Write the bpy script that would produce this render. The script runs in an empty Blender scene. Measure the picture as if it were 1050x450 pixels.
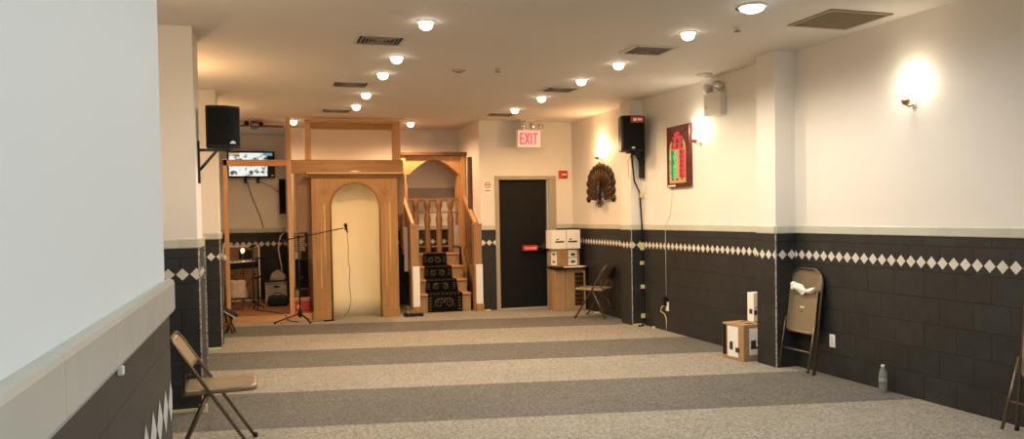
import bpy, math, random
from math import sin, cos, pi, radians
from mathutils import Vector, Matrix
random.seed(7)
SC = bpy.context.scene
COL = SC.collection

# ------------------------------------------------------------------ camera
F_PX, YAW, PITCH, ROLL, CY = 823.7, .3034, .0259, .0171, 243.55
def cam_vec(r, u, f):
    r1 = r*cos(ROLL)+u*sin(ROLL); u1 = u*cos(ROLL)-r*sin(ROLL)
    fw = f*cos(PITCH)+u1*sin(PITCH); z = -f*sin(PITCH)+u1*cos(PITCH)
    return Vector((r1*cos(YAW)+fw*sin(YAW), -r1*sin(YAW)+fw*cos(YAW), z))
cam = bpy.data.cameras.new('camera'); cam_o = bpy.data.objects.new('camera', cam); COL.objects.link(cam_o)
cam.sensor_width = 36; cam.lens = F_PX/1050*36; cam.shift_y = (CY-225)/1050
cam.clip_start = .05
R, U, B = cam_vec(1, 0, 0), cam_vec(0, 1, 0), -cam_vec(0, 0, 1)
cam_o.matrix_world = Matrix(((R.x, U.x, B.x, 0), (R.y, U.y, B.y, 0), (R.z, U.z, B.z, 1.5), (0, 0, 0, 1)))
SC.camera = cam_o

# ------------------------------------------------------------------ world, exposure, light levels
SC.view_settings.view_transform = 'Standard'; SC.view_settings.look = 'None'
SC.view_settings.gamma = 1; SC.view_settings.use_curve_mapping = False
SC.view_settings.exposure = 0.0
w = bpy.data.worlds.new('world'); SC.world = w; w.use_nodes = True
w.node_tree.nodes['Background'].inputs[0].default_value = (.05, .05, .055, 1)
WARM = (1.0, .84, .62)
MID_WARM = (1.0, .76, .50)
FAR_WARM = (1.0, .60, .31)
WARMER = (1.0, .58, .27)
COOL = (.90, .95, 1.0)
P_DOWN = 82      # each recessed downlight
P_COOL = 56     # each cool flush ceiling light
P_SCONCE = 5.5
P_SCONCE_FAR = 14
P_BACK = 40     # fluorescent panels behind the camera

# ------------------------------------------------------------------ mesh helper
class MB:
    def __init__(s): s.v = []; s.f = []; s.m = []; s.sm = []; s.T = None; s.uv = {}
    def add(s, vs, fs, mi=0, smooth=False):
        n = len(s.v)
        for p in vs:
            p = Vector(p)
            if s.T is not None: p = s.T @ p
            s.v.append(p)
        for f in fs:
            s.f.append([n+i for i in f]); s.m.append(mi); s.sm.append(smooth)
        return s
    def box(s, x0, x1, y0, y1, z0, z1, mi=0):
        vs = [(x, y, z) for x in (x0, x1) for y in (y0, y1) for z in (z0, z1)]
        return s.add(vs, [(0, 1, 3, 2), (4, 6, 7, 5), (0, 4, 5, 1), (2, 3, 7, 6), (0, 2, 6, 4), (1, 5, 7, 3)], mi)
    def bar(s, a, b, w, h=None, mi=0, up=(0, 0, 1)):
        """rectangular bar from a to b, w wide, h high"""
        a = Vector(a); b = Vector(b); h = h or w; d = (b-a).normalized(); up = Vector(up)
        if abs(d.dot(up)) > .98: up = Vector((0, 1, 0)) if abs(d.y) < .9 else Vector((1, 0, 0))
        r = d.cross(up).normalized(); u = r.cross(d)
        vs = [p+r*sx*w/2+u*sz*h/2 for p in (a, b) for sx, sz in ((-1, -1), (1, -1), (1, 1), (-1, 1))]
        return s.add(vs, [(3, 2, 1, 0), (4, 5, 6, 7), (0, 1, 5, 4), (1, 2, 6, 5), (2, 3, 7, 6), (3, 0, 4, 7)], mi)
    def tube(s, pts, r, n=8, mi=0, closed=False):
        pts = [Vector(p) for p in pts]; N = len(pts); rs = r if isinstance(r, (list, tuple)) else [r]*N
        vs = []; fs = []; nrm = None
        for i, p in enumerate(pts):
            if closed: d = pts[(i+1) % N]-pts[i-1]
            else: d = pts[min(i+1, N-1)]-pts[max(i-1, 0)]
            d.normalize()
            if nrm is None:
                nrm = d.orthogonal().normalized()
            else:
                nrm = (nrm-d*nrm.dot(d)); nrm.normalize()
            bn = d.cross(nrm)
            for k in range(n):
                a = 2*pi*k/n; vs.append(p+(nrm*cos(a)+bn*sin(a))*rs[i])
        for i in range(N if closed else N-1):
            j = (i+1) % N
            for k in range(n):
                l = (k+1) % n; fs.append((i*n+k, i*n+l, j*n+l, j*n+k))
        if not closed: fs.append(tuple(reversed(range(n)))); fs.append(tuple((N-1)*n+k for k in range(n)))
        return s.add(vs, fs, mi, True)
    def lathe(s, prof, c=(0, 0, 0), axis=(0, 0, 1), n=24, mi=0):
        """profile of (radius, height) along axis"""
        ax = Vector(axis).normalized(); u = ax.orthogonal().normalized(); v = ax.cross(u); c = Vector(c)
        vs = []; fs = []
        for (r, h) in prof:
            for k in range(n):
                a = 2*pi*k/n; vs.append(c+ax*h+(u*cos(a)+v*sin(a))*r)
        for i in range(len(prof)-1):
            for k in range(n):
                l = (k+1) % n; fs.append((i*n+k, i*n+l, (i+1)*n+l, (i+1)*n+k))
        fs.append(tuple(reversed(range(n)))); fs.append(tuple((len(prof)-1)*n+k for k in range(n)))
        return s.add(vs, fs, mi, True)
    def prism(s, poly, a, b, axis='y', mi=0, smooth=False):
        """2-D outline extruded from a to b along axis: 'y' outline is (x,z), 'x' is (y,z), 'z' is (x,y)"""
        def P(p, t): return {'y': (p[0], t, p[1]), 'x': (t, p[0], p[1]), 'z': (p[0], p[1], t)}[axis]
        n = len(poly); vs = [P(p, a) for p in poly]+[P(p, b) for p in poly]
        fs = [tuple(range(n)), tuple(reversed(range(n, 2*n)))]
        s.add(vs, fs, mi)
        k = len(s.v)-2*n
        for i in range(n):
            j = (i+1) % n; s.f.append([k+i, k+n+i, k+n+j, k+j]); s.m.append(mi); s.sm.append(smooth)
        return s
    def build(s, name, mats, parent=None, bev=0, loc=None, solid=0, sub=0, uvf=None):
        me = bpy.data.meshes.new(name)
        me.from_pydata([tuple(p) for p in s.v], [], s.f)
        if not isinstance(mats, (list, tuple)): mats = [mats]
        for m in mats: me.materials.append(m)
        for i, p in enumerate(me.polygons): p.material_index = s.m[i]; p.use_smooth = s.sm[i]
        me.validate()
        import bmesh
        bm = bmesh.new(); bm.from_mesh(me); bmesh.ops.recalc_face_normals(bm, faces=bm.faces); bm.to_mesh(me); bm.free()
        if uvf:
            uv = me.uv_layers.new(name='UVMap')
            for p in me.polygons:
                for li in p.loop_indices:
                    uv.data[li].uv = uvf(me.vertices[me.loops[li].vertex_index].co, p.normal)
        o = bpy.data.objects.new(name, me); COL.objects.link(o)
        if parent: o.parent = parent
        if loc: o.location = loc
        if solid:
            md = o.modifiers.new('solid', 'SOLIDIFY'); md.thickness = solid; md.offset = 0
        if sub:
            md = o.modifiers.new('sub', 'SUBSURF'); md.levels = sub; md.render_levels = sub
        if bev:
            md = o.modifiers.new('bevel', 'BEVEL'); md.width = bev; md.segments = 2; md.limit_method = 'ANGLE'; md.angle_limit = radians(40)
        return o

def tag(o, label=None, cat=None, group=None, kind=None):
    if label: o['label'] = label
    if cat: o['category'] = cat
    if group: o['group'] = group
    if kind: o['kind'] = kind
    return o
def thing(name, label, cat, loc=(0, 0, 0), rz=0, group=None):
    o = bpy.data.objects.new(name, None); COL.objects.link(o); o.empty_display_size = .1
    o.location = loc; o.rotation_euler = (0, 0, rz)
    return tag(o, label, cat, group)
def struct(o): o['kind'] = 'structure'; return o
def copy_tree(o, parent=None):
    kids = list(o.children)
    c = o.copy(); COL.objects.link(c)
    if parent: c.parent = parent
    for k in kids: copy_tree(k, c)
    return c

# ------------------------------------------------------------------ materials
def mat(name, col, rough=.5, metal=0, emit=None, es=0, bump=0, bscale=50, var=0, vscale=5, spec=None, alpha=1, trans=0):
    m = bpy.data.materials.new(name); m.use_nodes = True; nt = m.node_tree; b = nt.nodes['Principled BSDF']
    b.inputs['Base Color'].default_value = (*col, 1); b.inputs['Roughness'].default_value = rough; b.inputs['Metallic'].default_value = metal
    if spec is not None: b.inputs['Specular IOR Level'].default_value = spec
    if emit: b.inputs['Emission Color'].default_value = (*emit, 1); b.inputs['Emission Strength'].default_value = es
    if trans: b.inputs['Transmission Weight'].default_value = trans; b.inputs['IOR'].default_value = 1.33
    tc = nt.nodes.new('ShaderNodeTexCoord')
    if var:
        n = nt.nodes.new('ShaderNodeTexNoise'); n.inputs['Scale'].default_value = vscale; n.inputs['Detail'].default_value = 6
        nt.links.new(tc.outputs['Object'], n.inputs['Vector'])
        r = nt.nodes.new('ShaderNodeValToRGB'); r.color_ramp.elements[0].position = .3; r.color_ramp.elements[1].position = .7
        r.color_ramp.elements[0].color = (*[max(0, c*(1-var)) for c in col], 1); r.color_ramp.elements[1].color = (*[min(1, c*(1+var)) for c in col], 1)
        nt.links.new(n.outputs['Fac'], r.inputs['Fac']); nt.links.new(r.outputs['Color'], b.inputs['Base Color'])
    if bump:
        n = nt.nodes.new('ShaderNodeTexNoise'); n.inputs['Scale'].default_value = bscale; n.inputs['Detail'].default_value = 4
        nt.links.new(tc.outputs['Object'], n.inputs['Vector'])
        bp = nt.nodes.new('ShaderNodeBump'); bp.inputs['Strength'].default_value = bump; bp.inputs['Distance'].default_value = .01
        nt.links.new(n.outputs['Fac'], bp.inputs['Height']); nt.links.new(bp.outputs['Normal'], b.inputs['Normal'])
    return m
def wood(name, c1, c2, rough=.45, scale=(14, 14, 1.2)):
    m = bpy.data.materials.new(name); m.use_nodes = True; nt = m.node_tree; b = nt.nodes['Principled BSDF']; b.inputs['Roughness'].default_value = rough
    tc = nt.nodes.new('ShaderNodeTexCoord'); mp = nt.nodes.new('ShaderNodeMapping'); mp.inputs['Scale'].default_value = scale
    n = nt.nodes.new('ShaderNodeTexNoise'); n.inputs['Scale'].default_value = 1.6; n.inputs['Detail'].default_value = 8; n.inputs['Distortion'].default_value = .6
    r = nt.nodes.new('ShaderNodeValToRGB'); r.color_ramp.elements[0].position = .32; r.color_ramp.elements[1].position = .68
    r.color_ramp.elements[0].color = (*c2, 1); r.color_ramp.elements[1].color = (*c1, 1)
    L = nt.links.new
    L(tc.outputs['Object'], mp.inputs['Vector']); L(mp.outputs['Vector'], n.inputs['Vector']); L(n.outputs['Fac'], r.inputs['Fac']); L(r.outputs['Color'], b.inputs['Base Color'])
    bp = nt.nodes.new('ShaderNodeBump'); bp.inputs['Strength'].default_value = .15; bp.inputs['Distance'].default_value = .004
    L(n.outputs['Fac'], bp.inputs['Height']); L(bp.outputs['Normal'], b.inputs['Normal'])
    return m
def tile_mat(name, c1, c2, mortar, bw, bh, msize=.003, rough=.45, offset=.5, bump=.5, var=.3):
    m = bpy.data.materials.new(name); m.use_nodes = True; nt = m.node_tree; b = nt.nodes['Principled BSDF']; L = nt.links.new
    uv = nt.nodes.new('ShaderNodeTexCoord')
    br = nt.nodes.new('ShaderNodeTexBrick'); br.offset = offset; br.inputs['Scale'].default_value = 1
    br.inputs['Brick Width'].default_value = bw; br.inputs['Row Height'].default_value = bh; br.inputs['Mortar Size'].default_value = msize
    br.inputs['Mortar Smooth'].default_value = .3
    br.inputs['Color1'].default_value = (*c1, 1); br.inputs['Color2'].default_value = (*c2, 1); br.inputs['Mortar'].default_value = (*mortar, 1)
    L(uv.outputs['UV'], br.inputs['Vector'])
    n = nt.nodes.new('ShaderNodeTexNoise'); n.inputs['Scale'].default_value = 9; n.inputs['Detail'].default_value = 8; n.inputs['Roughness'].default_value = .65
    L(uv.outputs['Object'], n.inputs['Vector'])
    mx = nt.nodes.new('ShaderNodeMixRGB'); mx.blend_type = 'MULTIPLY'; mx.inputs['Fac'].default_value = 1
    r = nt.nodes.new('ShaderNodeValToRGB'); r.color_ramp.elements[0].position = .3; r.color_ramp.elements[1].position = .75
    r.color_ramp.elements[0].color = (1-var, 1-var, 1-var, 1); r.color_ramp.elements[1].color = (1+var*0, 1, 1, 1)
    L(n.outputs['Fac'], r.inputs['Fac']); L(br.outputs['Color'], mx.inputs['Color1']); L(r.outputs['Color'], mx.inputs['Color2']); L(mx.outputs['Color'], b.inputs['Base Color'])
    b.inputs['Roughness'].default_value = rough; b.inputs['Specular IOR Level'].default_value = .35
    mt = nt.nodes.new('ShaderNodeMath'); mt.operation = 'MULTIPLY_ADD'; L(br.outputs['Fac'], mt.inputs[0]); mt.inputs[1].default_value = -1; L(n.outputs['Fac'], mt.inputs[2])
    bp = nt.nodes.new('ShaderNodeBump'); bp.inputs['Strength'].default_value = bump; bp.inputs['Distance'].default_value = .003
    L(mt.outputs[0], bp.inputs['Height']); L(bp.outputs['Normal'], b.inputs['Normal'])
    return m

def carpet_mat():
    m = bpy.data.materials.new('striped_carpet'); m.use_nodes = True; nt = m.node_tree; b = nt.nodes['Principled BSDF']; L = nt.links.new
    tc = nt.nodes.new('ShaderNodeTexCoord'); sp = nt.nodes.new('ShaderNodeSeparateXYZ'); L(tc.outputs['Object'], sp.inputs[0])
    a = nt.nodes.new('ShaderNodeMath'); a.operation = 'MULTIPLY_ADD'; L(sp.outputs['X'], a.inputs[0]); a.inputs[1].default_value = .1909; L(sp.outputs['Y'], a.inputs[2])
    nz = nt.nodes.new('ShaderNodeTexNoise'); nz.inputs['Scale'].default_value = 45; nz.inputs['Detail'].default_value = 3; L(tc.outputs['Object'], nz.inputs['Vector'])
    a2 = nt.nodes.new('ShaderNodeMath'); a2.operation = 'MULTIPLY_ADD'; L(nz.outputs['Fac'], a2.inputs[0]); a2.inputs[1].default_value = .03; L(a.outputs[0], a2.inputs[2])
    edges = [-1.1, .1, 1.25, 2.45, 3.65, 4.85, 6.041, 7.310, 8.500, 9.644, 10.936, 12.009]
    acc = None
    for i, e in enumerate(edges):
        g = nt.nodes.new('ShaderNodeMath'); g.operation = 'GREATER_THAN'; L(a2.outputs[0], g.inputs[0]); g.inputs[1].default_value = e+.015
        s_ = nt.nodes.new('ShaderNodeMath'); s_.operation = 'MULTIPLY_ADD'; L(g.outputs[0], s_.inputs[0]); s_.inputs[1].default_value = 1 if i % 2 == 0 else -1
        if acc: L(acc.outputs[0], s_.inputs[2])
        else: s_.inputs[2].default_value = 0
        acc = s_
    mx = nt.nodes.new('ShaderNodeMixRGB'); L(acc.outputs[0], mx.inputs['Fac'])
    mx.inputs['Color1'].default_value = (.27, .255, .22, 1); mx.inputs['Color2'].default_value = (.135, .130, .118, 1)
    prev = mx.outputs['Color']
    for sc, lo, hi, det in ((110, .45, 1.55, 2), (34, .66, 1.34, 4), (9, .90, 1.10, 3), (1.2, .93, 1.07, 4)):
        n = nt.nodes.new('ShaderNodeTexNoise'); n.inputs['Scale'].default_value = sc; n.inputs['Detail'].default_value = det; L(tc.outputs['Object'], n.inputs['Vector'])
        mr = nt.nodes.new('ShaderNodeMapRange'); mr.inputs['From Min'].default_value = .3; mr.inputs['From Max'].default_value = .7; mr.inputs['To Min'].default_value = lo; mr.inputs['To Max'].default_value = hi
        L(n.outputs['Fac'], mr.inputs['Value'])
        mm = nt.nodes.new('ShaderNodeMixRGB'); mm.blend_type = 'MULTIPLY'; mm.inputs['Fac'].default_value = 1; L(prev, mm.inputs['Color1']); L(mr.outputs[0], mm.inputs['Color2']); prev = mm.outputs['Color']
        if sc == 110: first = n
    L(prev, b.inputs['Base Color']); b.inputs['Roughness'].default_value = .95; b.inputs['Specular IOR Level'].default_value = .1
    bp = nt.nodes.new('ShaderNodeBump'); bp.inputs['Strength'].default_value = .6; bp.inputs['Distance'].default_value = .006; L(first.outputs['Fac'], bp.inputs['Height']); L(bp.outputs['Normal'], b.inputs['Normal'])
    return m

M = {}
M['wall'] = mat('painted_wall', (.73, .70, .65), .6, bump=.05, bscale=120, var=.015, vscale=2)
M['wall_near'] = mat('painted_wall_near', (.78, .82, .79), .6, bump=.05, bscale=150)  # cooler copy of the wall paint, with the cool light in its colour
M['ceiling'] = mat('painted_ceiling', (.70, .66, .61), .75, bump=.06, bscale=60, var=.02, vscale=1.2)
M['cap'] = tile_mat('stone_cap', (.52, .52, .45), (.56, .56, .48), (.38, .37, .32), .305, .5, .0015, .3, 0, .1, .12)
M['dark_tile'] = tile_mat('charcoal_tile', (.026, .0275, .0265), (.033, .0345, .0335), (.009, .009, .009), .305, .203, .0045, .5, .5, .8, .45)
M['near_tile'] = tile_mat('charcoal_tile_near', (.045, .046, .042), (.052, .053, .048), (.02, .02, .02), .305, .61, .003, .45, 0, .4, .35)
M['diamond'] = mat('cream_diamond_tile', (.62, .60, .54), .4, var=.08, vscale=12)
M['grout'] = mat('chipped_grout', (.33, .32, .29), .8, var=.85, vscale=60)
M['carpet'] = carpet_mat()
M['oak'] = wood('golden_oak', (.375, .205, .065), (.285, .145, .043))
M['oak_h'] = wood('golden_oak_across', (.42, .235, .085), (.31, .16, .055), scale=(1.2, 14, 14))
M['pine'] = wood('orange_pine', (.60, .34, .15), (.47, .245, .10))
M['pine_h'] = wood('orange_pine_across', (.58, .31, .13), (.43, .21, .085), scale=(1.2, 14, 14))
M['brown_ply'] = wood('brown_plywood', (.26, .15, .075), (.19, .105, .05))
M['dark_wood'] = wood('dark_brown_wood', (.12, .055, .025), (.07, .03, .015))
M['newel'] = wood('newel_wood', (.36, .20, .09), (.26, .14, .06))
M['mid_wood'] = wood('brown_turned_wood', (.26, .14, .06), (.18, .09, .04))
M['cream'] = mat('cream_panel', (.80, .70, .47), .55, var=.03, vscale=3)
M['black'] = mat('black_plastic', (.006, .006, .0065), .5, spec=.3)
M['black_grille'] = mat('black_speaker_grille', (.004, .004, .0045), .8, bump=.3, bscale=400, spec=.2)
M['black_metal'] = mat('black_metal', (.02, .02, .02), .35, .6)
M['chrome'] = mat('chrome', (.7, .7, .7), .15, 1)
M['silver'] = mat('silver_badge', (.6, .62, .65), .3, .3)
M['white_pl'] = mat('white_plastic', (.78, .77, .73), .4)
M['grey_pl'] = mat('light_grey_plastic', (.70, .68, .62), .45)
M['chair'] = mat('taupe_steel', (.30, .235, .15), .32, .35, var=.05, vscale=6)
M['chair_tube'] = mat('brown_steel_tube', (.16, .12, .08), .3, .6)
M['door'] = mat('black_door', (.0035, .0035, .0035), .6, spec=.25)
M['door_frame'] = mat('greige_door_frame', (.35, .30, .22), .45)
M['cardboard'] = mat('cardboard', (.36, .225, .11), .85, var=.08, vscale=8)
M['cardboard_d'] = mat('brown_cardboard', (.33, .20, .10), .85, var=.1, vscale=8)
M['paper'] = mat('white_paper', (.80, .78, .73), .7)
M['ink'] = mat('black_ink', (.03, .03, .03), .6)
M['vent'] = mat('vent_white', (.62, .57, .50), .5)
M['louvre'] = mat('vent_louvre', (.34, .30, .25), .6)  # darker than the frame: shade inside the vents put into the colour
M['vent_dark'] = mat('vent_shadow', (.04, .035, .03), .8)
M['red'] = mat('red_plastic', (.45, .02, .02), .4)
M['mahog'] = mat('mahogany_frame', (.10, .015, .01), .25, var=.3, vscale=10)
M['clock_face'] = mat('beige_clock_face', (.50, .33, .17), .5)
M['led_red'] = mat('red_led', (.3, .01, .02), .4, emit=(1, .03, .08), es=.95)
M['led_green'] = mat('green_led', (.02, .3, .08), .4, emit=(.08, 1, .35), es=.75)
M['led_dark'] = mat('clock_window', (.10, .006, .012), .5)
M['led_darkg'] = mat('clock_window_green', (.01, .07, .03), .5)
M['brass'] = mat('aged_brass', (.045, .03, .014), .45, .5, var=.6, vscale=25)
M['gold'] = mat('gold_brass', (.42, .25, .08), .35, .8)
M['cloth_w'] = mat('white_cloth', (.82, .81, .78), .9)
M['cloth_g'] = mat('grey_cloth', (.33, .31, .28), .95, var=.15, vscale=10)
M['cloth_b'] = mat('beige_cloth', (.40, .33, .25), .95, var=.2, vscale=14)
M['tape'] = mat('yellow_masking_tape', (.62, .55, .28), .7)
M['lamp_warm'] = mat('warm_lamp', (1, 1, 1), .5, emit=(1, .86, .66), es=9)
M['lamp_cool'] = mat('cool_lamp', (1, 1, 1), .5, emit=(.93, .97, 1), es=14)
M['sconce_glass'] = mat('sconce_glass', (1, .95, .85), .3, emit=(1, .80, .50), es=9)
M['exit_face'] = mat('exit_face', (.8, .6, .55), .5, emit=(1, .62, .5), es=.35)
M['exit_red'] = mat('exit_letters', (.8, .03, .05), .5, emit=(1, .06, .10), es=1.1)
M['water'] = mat('clear_plastic', (.85, .9, .9), .12, trans=.80)
M['water'].node_tree.nodes['Principled BSDF'].inputs['IOR'].default_value = 1.12
M['rug_black'] = mat('black_runner', (.004, .0035, .0035), .9, spec=.1)
M['rug_gold'] = mat('gold_runner_pattern', (.07, .05, .025), .9)
M['stage'] = wood('stage_boards', (.30, .15, .07), (.20, .095, .04), scale=(1, 10, 10))
M['board'] = mat('brown_board', (.22, .13, .06), .7, var=.08, vscale=3)
M['grey_band'] = mat('grey_painted_band', (.36, .33, .31), .6)
M['stripe_grey'] = mat('pale_grey_column', (.50, .47, .44), .6)

# ------------------------------------------------------------------ setting
XR, ZC, YF = 4.96, 3.045, 12.45
XL = -.95
struct(MB().box(XL-.3, XR+.2, -4.2, YF, -.12, 0).build('floor', M['carpet']))
# ceiling slab with real openings is not needed: the lamps sit on shallow trims
struct(MB().box(XL-.3, XR+.3, -4.2, 15.5, ZC, ZC+.15).build('ceiling', M['ceiling']))
struct(MB().box(XR, XR+.2, -4.2, YF+.1, -.1, ZC).build('wall_right', M['wall']))
wf = MB()
wf.box(3.37, 3.625, YF, YF+.14, 0, ZC)            # left of the door
wf.box(4.63, XR+.1, YF, YF+.14, 0, ZC)
wf.box(3.625, 4.63, YF, YF+.14, 2.155, ZC)
wf.box(3.37, 3.45, YF+.14, 13.9, 0, ZC)           # return into the pulpit recess
wf.box(.45, 3.45, 13.9, 14.05, 0, ZC)             # behind the niche cabinet
wf.box(.45, .60, 14.05, 15.1, 0, ZC)
wf.box(XL-.2, .60, 15.1, 15.25, 0, ZC)            # behind the stage
struct(wf.build('wall_far', M['wall']))
struct(MB().box(3.5, 4.8, YF+.2, YF+.3, 0, 2.4).build('wall_far_closet', M['black']))
struct(MB().box(XL-.2, XL, 2.02, 15.2, -.1, ZC).build('wall_left', M['wall']))
struct(MB().box(XL-.2, -.215, -4.2, 2.02, -.1, ZC).build('wall_left_near', M['wall_near']))
struct(MB().box(XL-.2, XR+.2, -4.3, -4.1, -.1, ZC).build('wall_back', M['wall']))
def pillar(name, x0, x1, y0, y1): return struct(MB().box(x0, x1, y0, y1, 0, ZC).build(name, M['wall']))
pillar('wall_left_pillar', XL, -.479, 6.83, 7.42)
pillar('wall_left_pillar', XL, -.469, 10.06, 10.6)
pillar('wall_right_pillar', 4.734, XR, 6.62, 6.92)
pillar('wall_right_pillar', 4.789, XR, 9.88, 10.20)
# stage floor
st = MB(); st.box(XL, .74, YF, 15.1, 0, .10, 0); st.box(XL, .74, YF-.012, YF, 0, .10, 1); st.box(.6, 3.37, YF, 13.9, -.02, .0, 2)
struct(st.build('floor_stage', [M['stage'], M['pine_h'], M['carpet']]))

# tiled wainscot: runs along walls. each run: list of (axis, fixed, a, b, sign) faces
Z1, Z2, Z3 = 1.37, 1.293, 1.0895
PD, HD = .104, .048
tn = [0]
def wains(runs, tile='dark_tile', first=0.0, capx=.012, thick=.008):
    """runs: (kind, fixed, a, b, out) kind 'x': face at x=fixed running y a->b, out = +-1 normal"""
    tn[0] += 1
    mb = MB(); cp = MB(); edges = []
    for (k, c, a, b, out, ph) in runs:
        lo, hi = min(a, b), max(a, b)
        def bx(m, t0, t1, z0, z1, l, h, mi=0):
            o0, o1 = sorted((c+out*t0, c+out*t1))
            if k == 'x': m.box(o0, o1, l, h, z0, z1, mi)
            else: m.box(l, h, o0, o1, z0, z1, mi)
        bx(mb, -.002, thick, 0, Z2, lo, hi)
        bx(cp, -.002, thick+capx, Z2, Z1, lo-(capx if False else 0), hi)
        # diamonds, phase ph = one centre
        n0 = math.ceil((lo-ph)/PD-.5); t = thick+.0012
        i = n0
        while ph+i*PD-PD/2 < hi-.001:
            cc = ph+i*PD
            pts = [(cc-PD*.46, Z3), (cc, Z3-HD), (cc+PD*.46, Z3), (cc, Z3+HD)]
            if cc-PD*.46 < lo:
                if cc < lo: f = (cc+PD*.46-lo)/(PD*.46); pts = [(lo, Z3-HD*f), (cc+PD*.46, Z3), (lo, Z3+HD*f)] if f > .05 else None
                else: f = (lo-(cc-PD*.46))/(PD*.46); pts = [(lo, Z3-HD*f), (cc, Z3-HD), (cc+PD*.46, Z3), (cc, Z3+HD), (lo, Z3+HD*f)]
            elif cc+PD*.46 > hi:
                if cc > hi: f = (hi-(cc-PD*.46))/(PD*.46); pts = [(cc-PD*.46, Z3), (hi, Z3-HD*f), (hi, Z3+HD*f)] if f > .05 else None
                else: f = (cc+PD*.46-hi)/(PD*.46); pts = [(cc-PD*.46, Z3), (cc, Z3-HD), (hi, Z3-HD*f), (hi, Z3+HD*f), (cc, Z3+HD)]
            if pts:
                o = c+out*t
                vs = [(o, p, z) if k == 'x' else (p, o, z) for p, z in pts]
                mb.add(vs, [tuple(range(len(vs)))], 1)
            i += 1
    def uvf(co, n): return (co.y if abs(n.x) > .5 else co.x, co.z) if abs(n.z) < .5 else (co.x+co.y, .1)
    o = mb.build('trim_%d' % tn[0], [M[tile], M['diamond']], uvf=uvf); struct(o)
    tn[0] += 1
    def uvc(co, n): return (co.y if abs(n.x) > .5 else co.x, co.z-1.2) if abs(n.z) < .5 else (co.y if k == 'x' else co.x, .05)
    o = cp.build('trim_%d' % tn[0], M['cap'], uvf=uvc, bev=.009); struct(o)
# right wall, in stretches between the pilasters, with the pilaster faces
wains([('x', XR, -4.1, 6.62, -1, 6.5169)])
wains([('y', 6.62, 4.734-.008, XR, -1, XR-.055), ('x', 4.734, 6.62, 6.92, -1, 6.62)])
wains([('x', XR, 6.92, 9.88, -1, 9.5701)])
wains([('y', 9.88, 4.789-.008, XR, -1, 4.8), ('x', 4.789, 9.88, 10.2, -1, 9.90)])
wains([('x', XR, 10.2, YF, -1, 10.3)])
wains([('y', YF, 3.37, 3.625, -1, 3.51)])
wains([('y', YF, 4.63, XR, -1, 4.7)])
wains([('x', 3.37, YF, 13.9, -1, 12.6), ('y', 13.9, .6, 3.37, -1, 2.78)])
wains([('y', 15.1, XL, .45, -1, -.40), ('x', .45, 13.9, 15.1, -1, 14)])
wains([('y', 6.83, XL, -.479+.008, -1, -.5947), ('x', -.479, 6.83, 7.42, 1, 6.9)])
wains([('y', 10.06, XL, -.469+.008, -1, -.56), ('x', -.469, 10.06, 10.6, 1, 10.1)])
wains([('x', XL, 2.02, 6.83, 1, 3), ('x', XL, 7.42, 10.06, 1, 8)])
wains([('x', XL, 10.6, 12.44, 1, 11)])
wains([('x', -.215, -4.1, 2.02, 1, 1.99)], tile='near_tile', capx=.014)
# chipped corner guards
def guard(x, y, wx, wy, z0=0, z1=Z2):
    tn[0] += 1
    struct(MB().box(x-wx/2, x+wx/2, y-wy/2, y+wy/2, z0, z1).build('trim_%d' % tn[0], M['grout']))
guard(-.470, 6.826, .012, .012); guard(-.470, 7.40, .03, .02); guard(-.460, 10.056, .012, .012, 0, Z2)
guard(4.730, 6.616, .010, .010); guard(4.785, 9.876, .010, .010)
guard(3.366, 12.446, .010, .010)
# pale ledges at the pillar feet
for (x0, x1, y0, y1) in ((XL, -.48, 6.80, 6.822), (XL, -.47, 10.03, 10.052), (4.79, 4.96, 9.85, 9.872)):
    tn[0] += 1
    struct(MB().box(x0, x1, y0, y1, 0, .022).build('trim_%d' % tn[0], M['tape']))

o = MB().box(-.207, -.198, 1.30, 1.312, 1.275, 1.289).build('plaster_chip', M['paper'], bev=.002); tag(o, 'tiny white chip on near left wall tiles below the stone cap', 'chip')

# ------------------------------------------------------------------ exit door
d = MB(); d.box(3.69, 4.512, YF+.055, YF+.10, .012, 2.10)
door = d.build('door_1', M['door'], bev=.003); struct(door)
fr = MB(); fr.box(3.62, 3.685, YF-.03, YF+.13, 0, 2.10); fr.box(4.535, 4.66, YF-.03, YF+.13, 0, 2.10); fr.box(3.62, 4.66, YF-.03, YF+.13, 2.10, 2.16)
fr.build('door_frame', M['door_frame'], door, bev=.004)
MB().box(3.685, 4.56, YF-.02, YF+.1, 0, .012).build('threshold', M['silver'], door)
MB().box(4.513, 4.534, YF+.0, YF+.10, .012, 2.10).build('door_edge', M['silver'], door)
ph = MB(); ph.box(4.36, 4.56, YF-.005, YF+.055, .93, 1.09); ph.box(4.42, 4.53, YF-.02, YF, .97, 1.05, 1); ph.build('lock_box', [M['black_metal'], M['chair_tube']], door, bev=.004)
MB().box(4.28, 4.42, YF-.03, YF+.01, .995, 1.015).build('push_arm', M['chair_tube'], door)
rb = MB(); rb.box(4.07, 4.32, YF-.055, YF+.02, .94, 1.03)
redbar = rb.build('push_paddle', M['red'], door, bev=.006)
tx = MB()
for (a, b) in ((4.095, 4.125), (4.135, 4.165), (4.175, 4.20)): tx.box(a, b, YF-.0565, YF-.0555, .965, 1.005)
for (a, b) in ((4.215, 4.25), (4.258, 4.30)): tx.box(a, b, YF-.0565, YF-.0555, .965, 1.005)
tx.build('paddle_marks', mat('pale_red_mark', (.75, .35, .30), .5), redbar)

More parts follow.
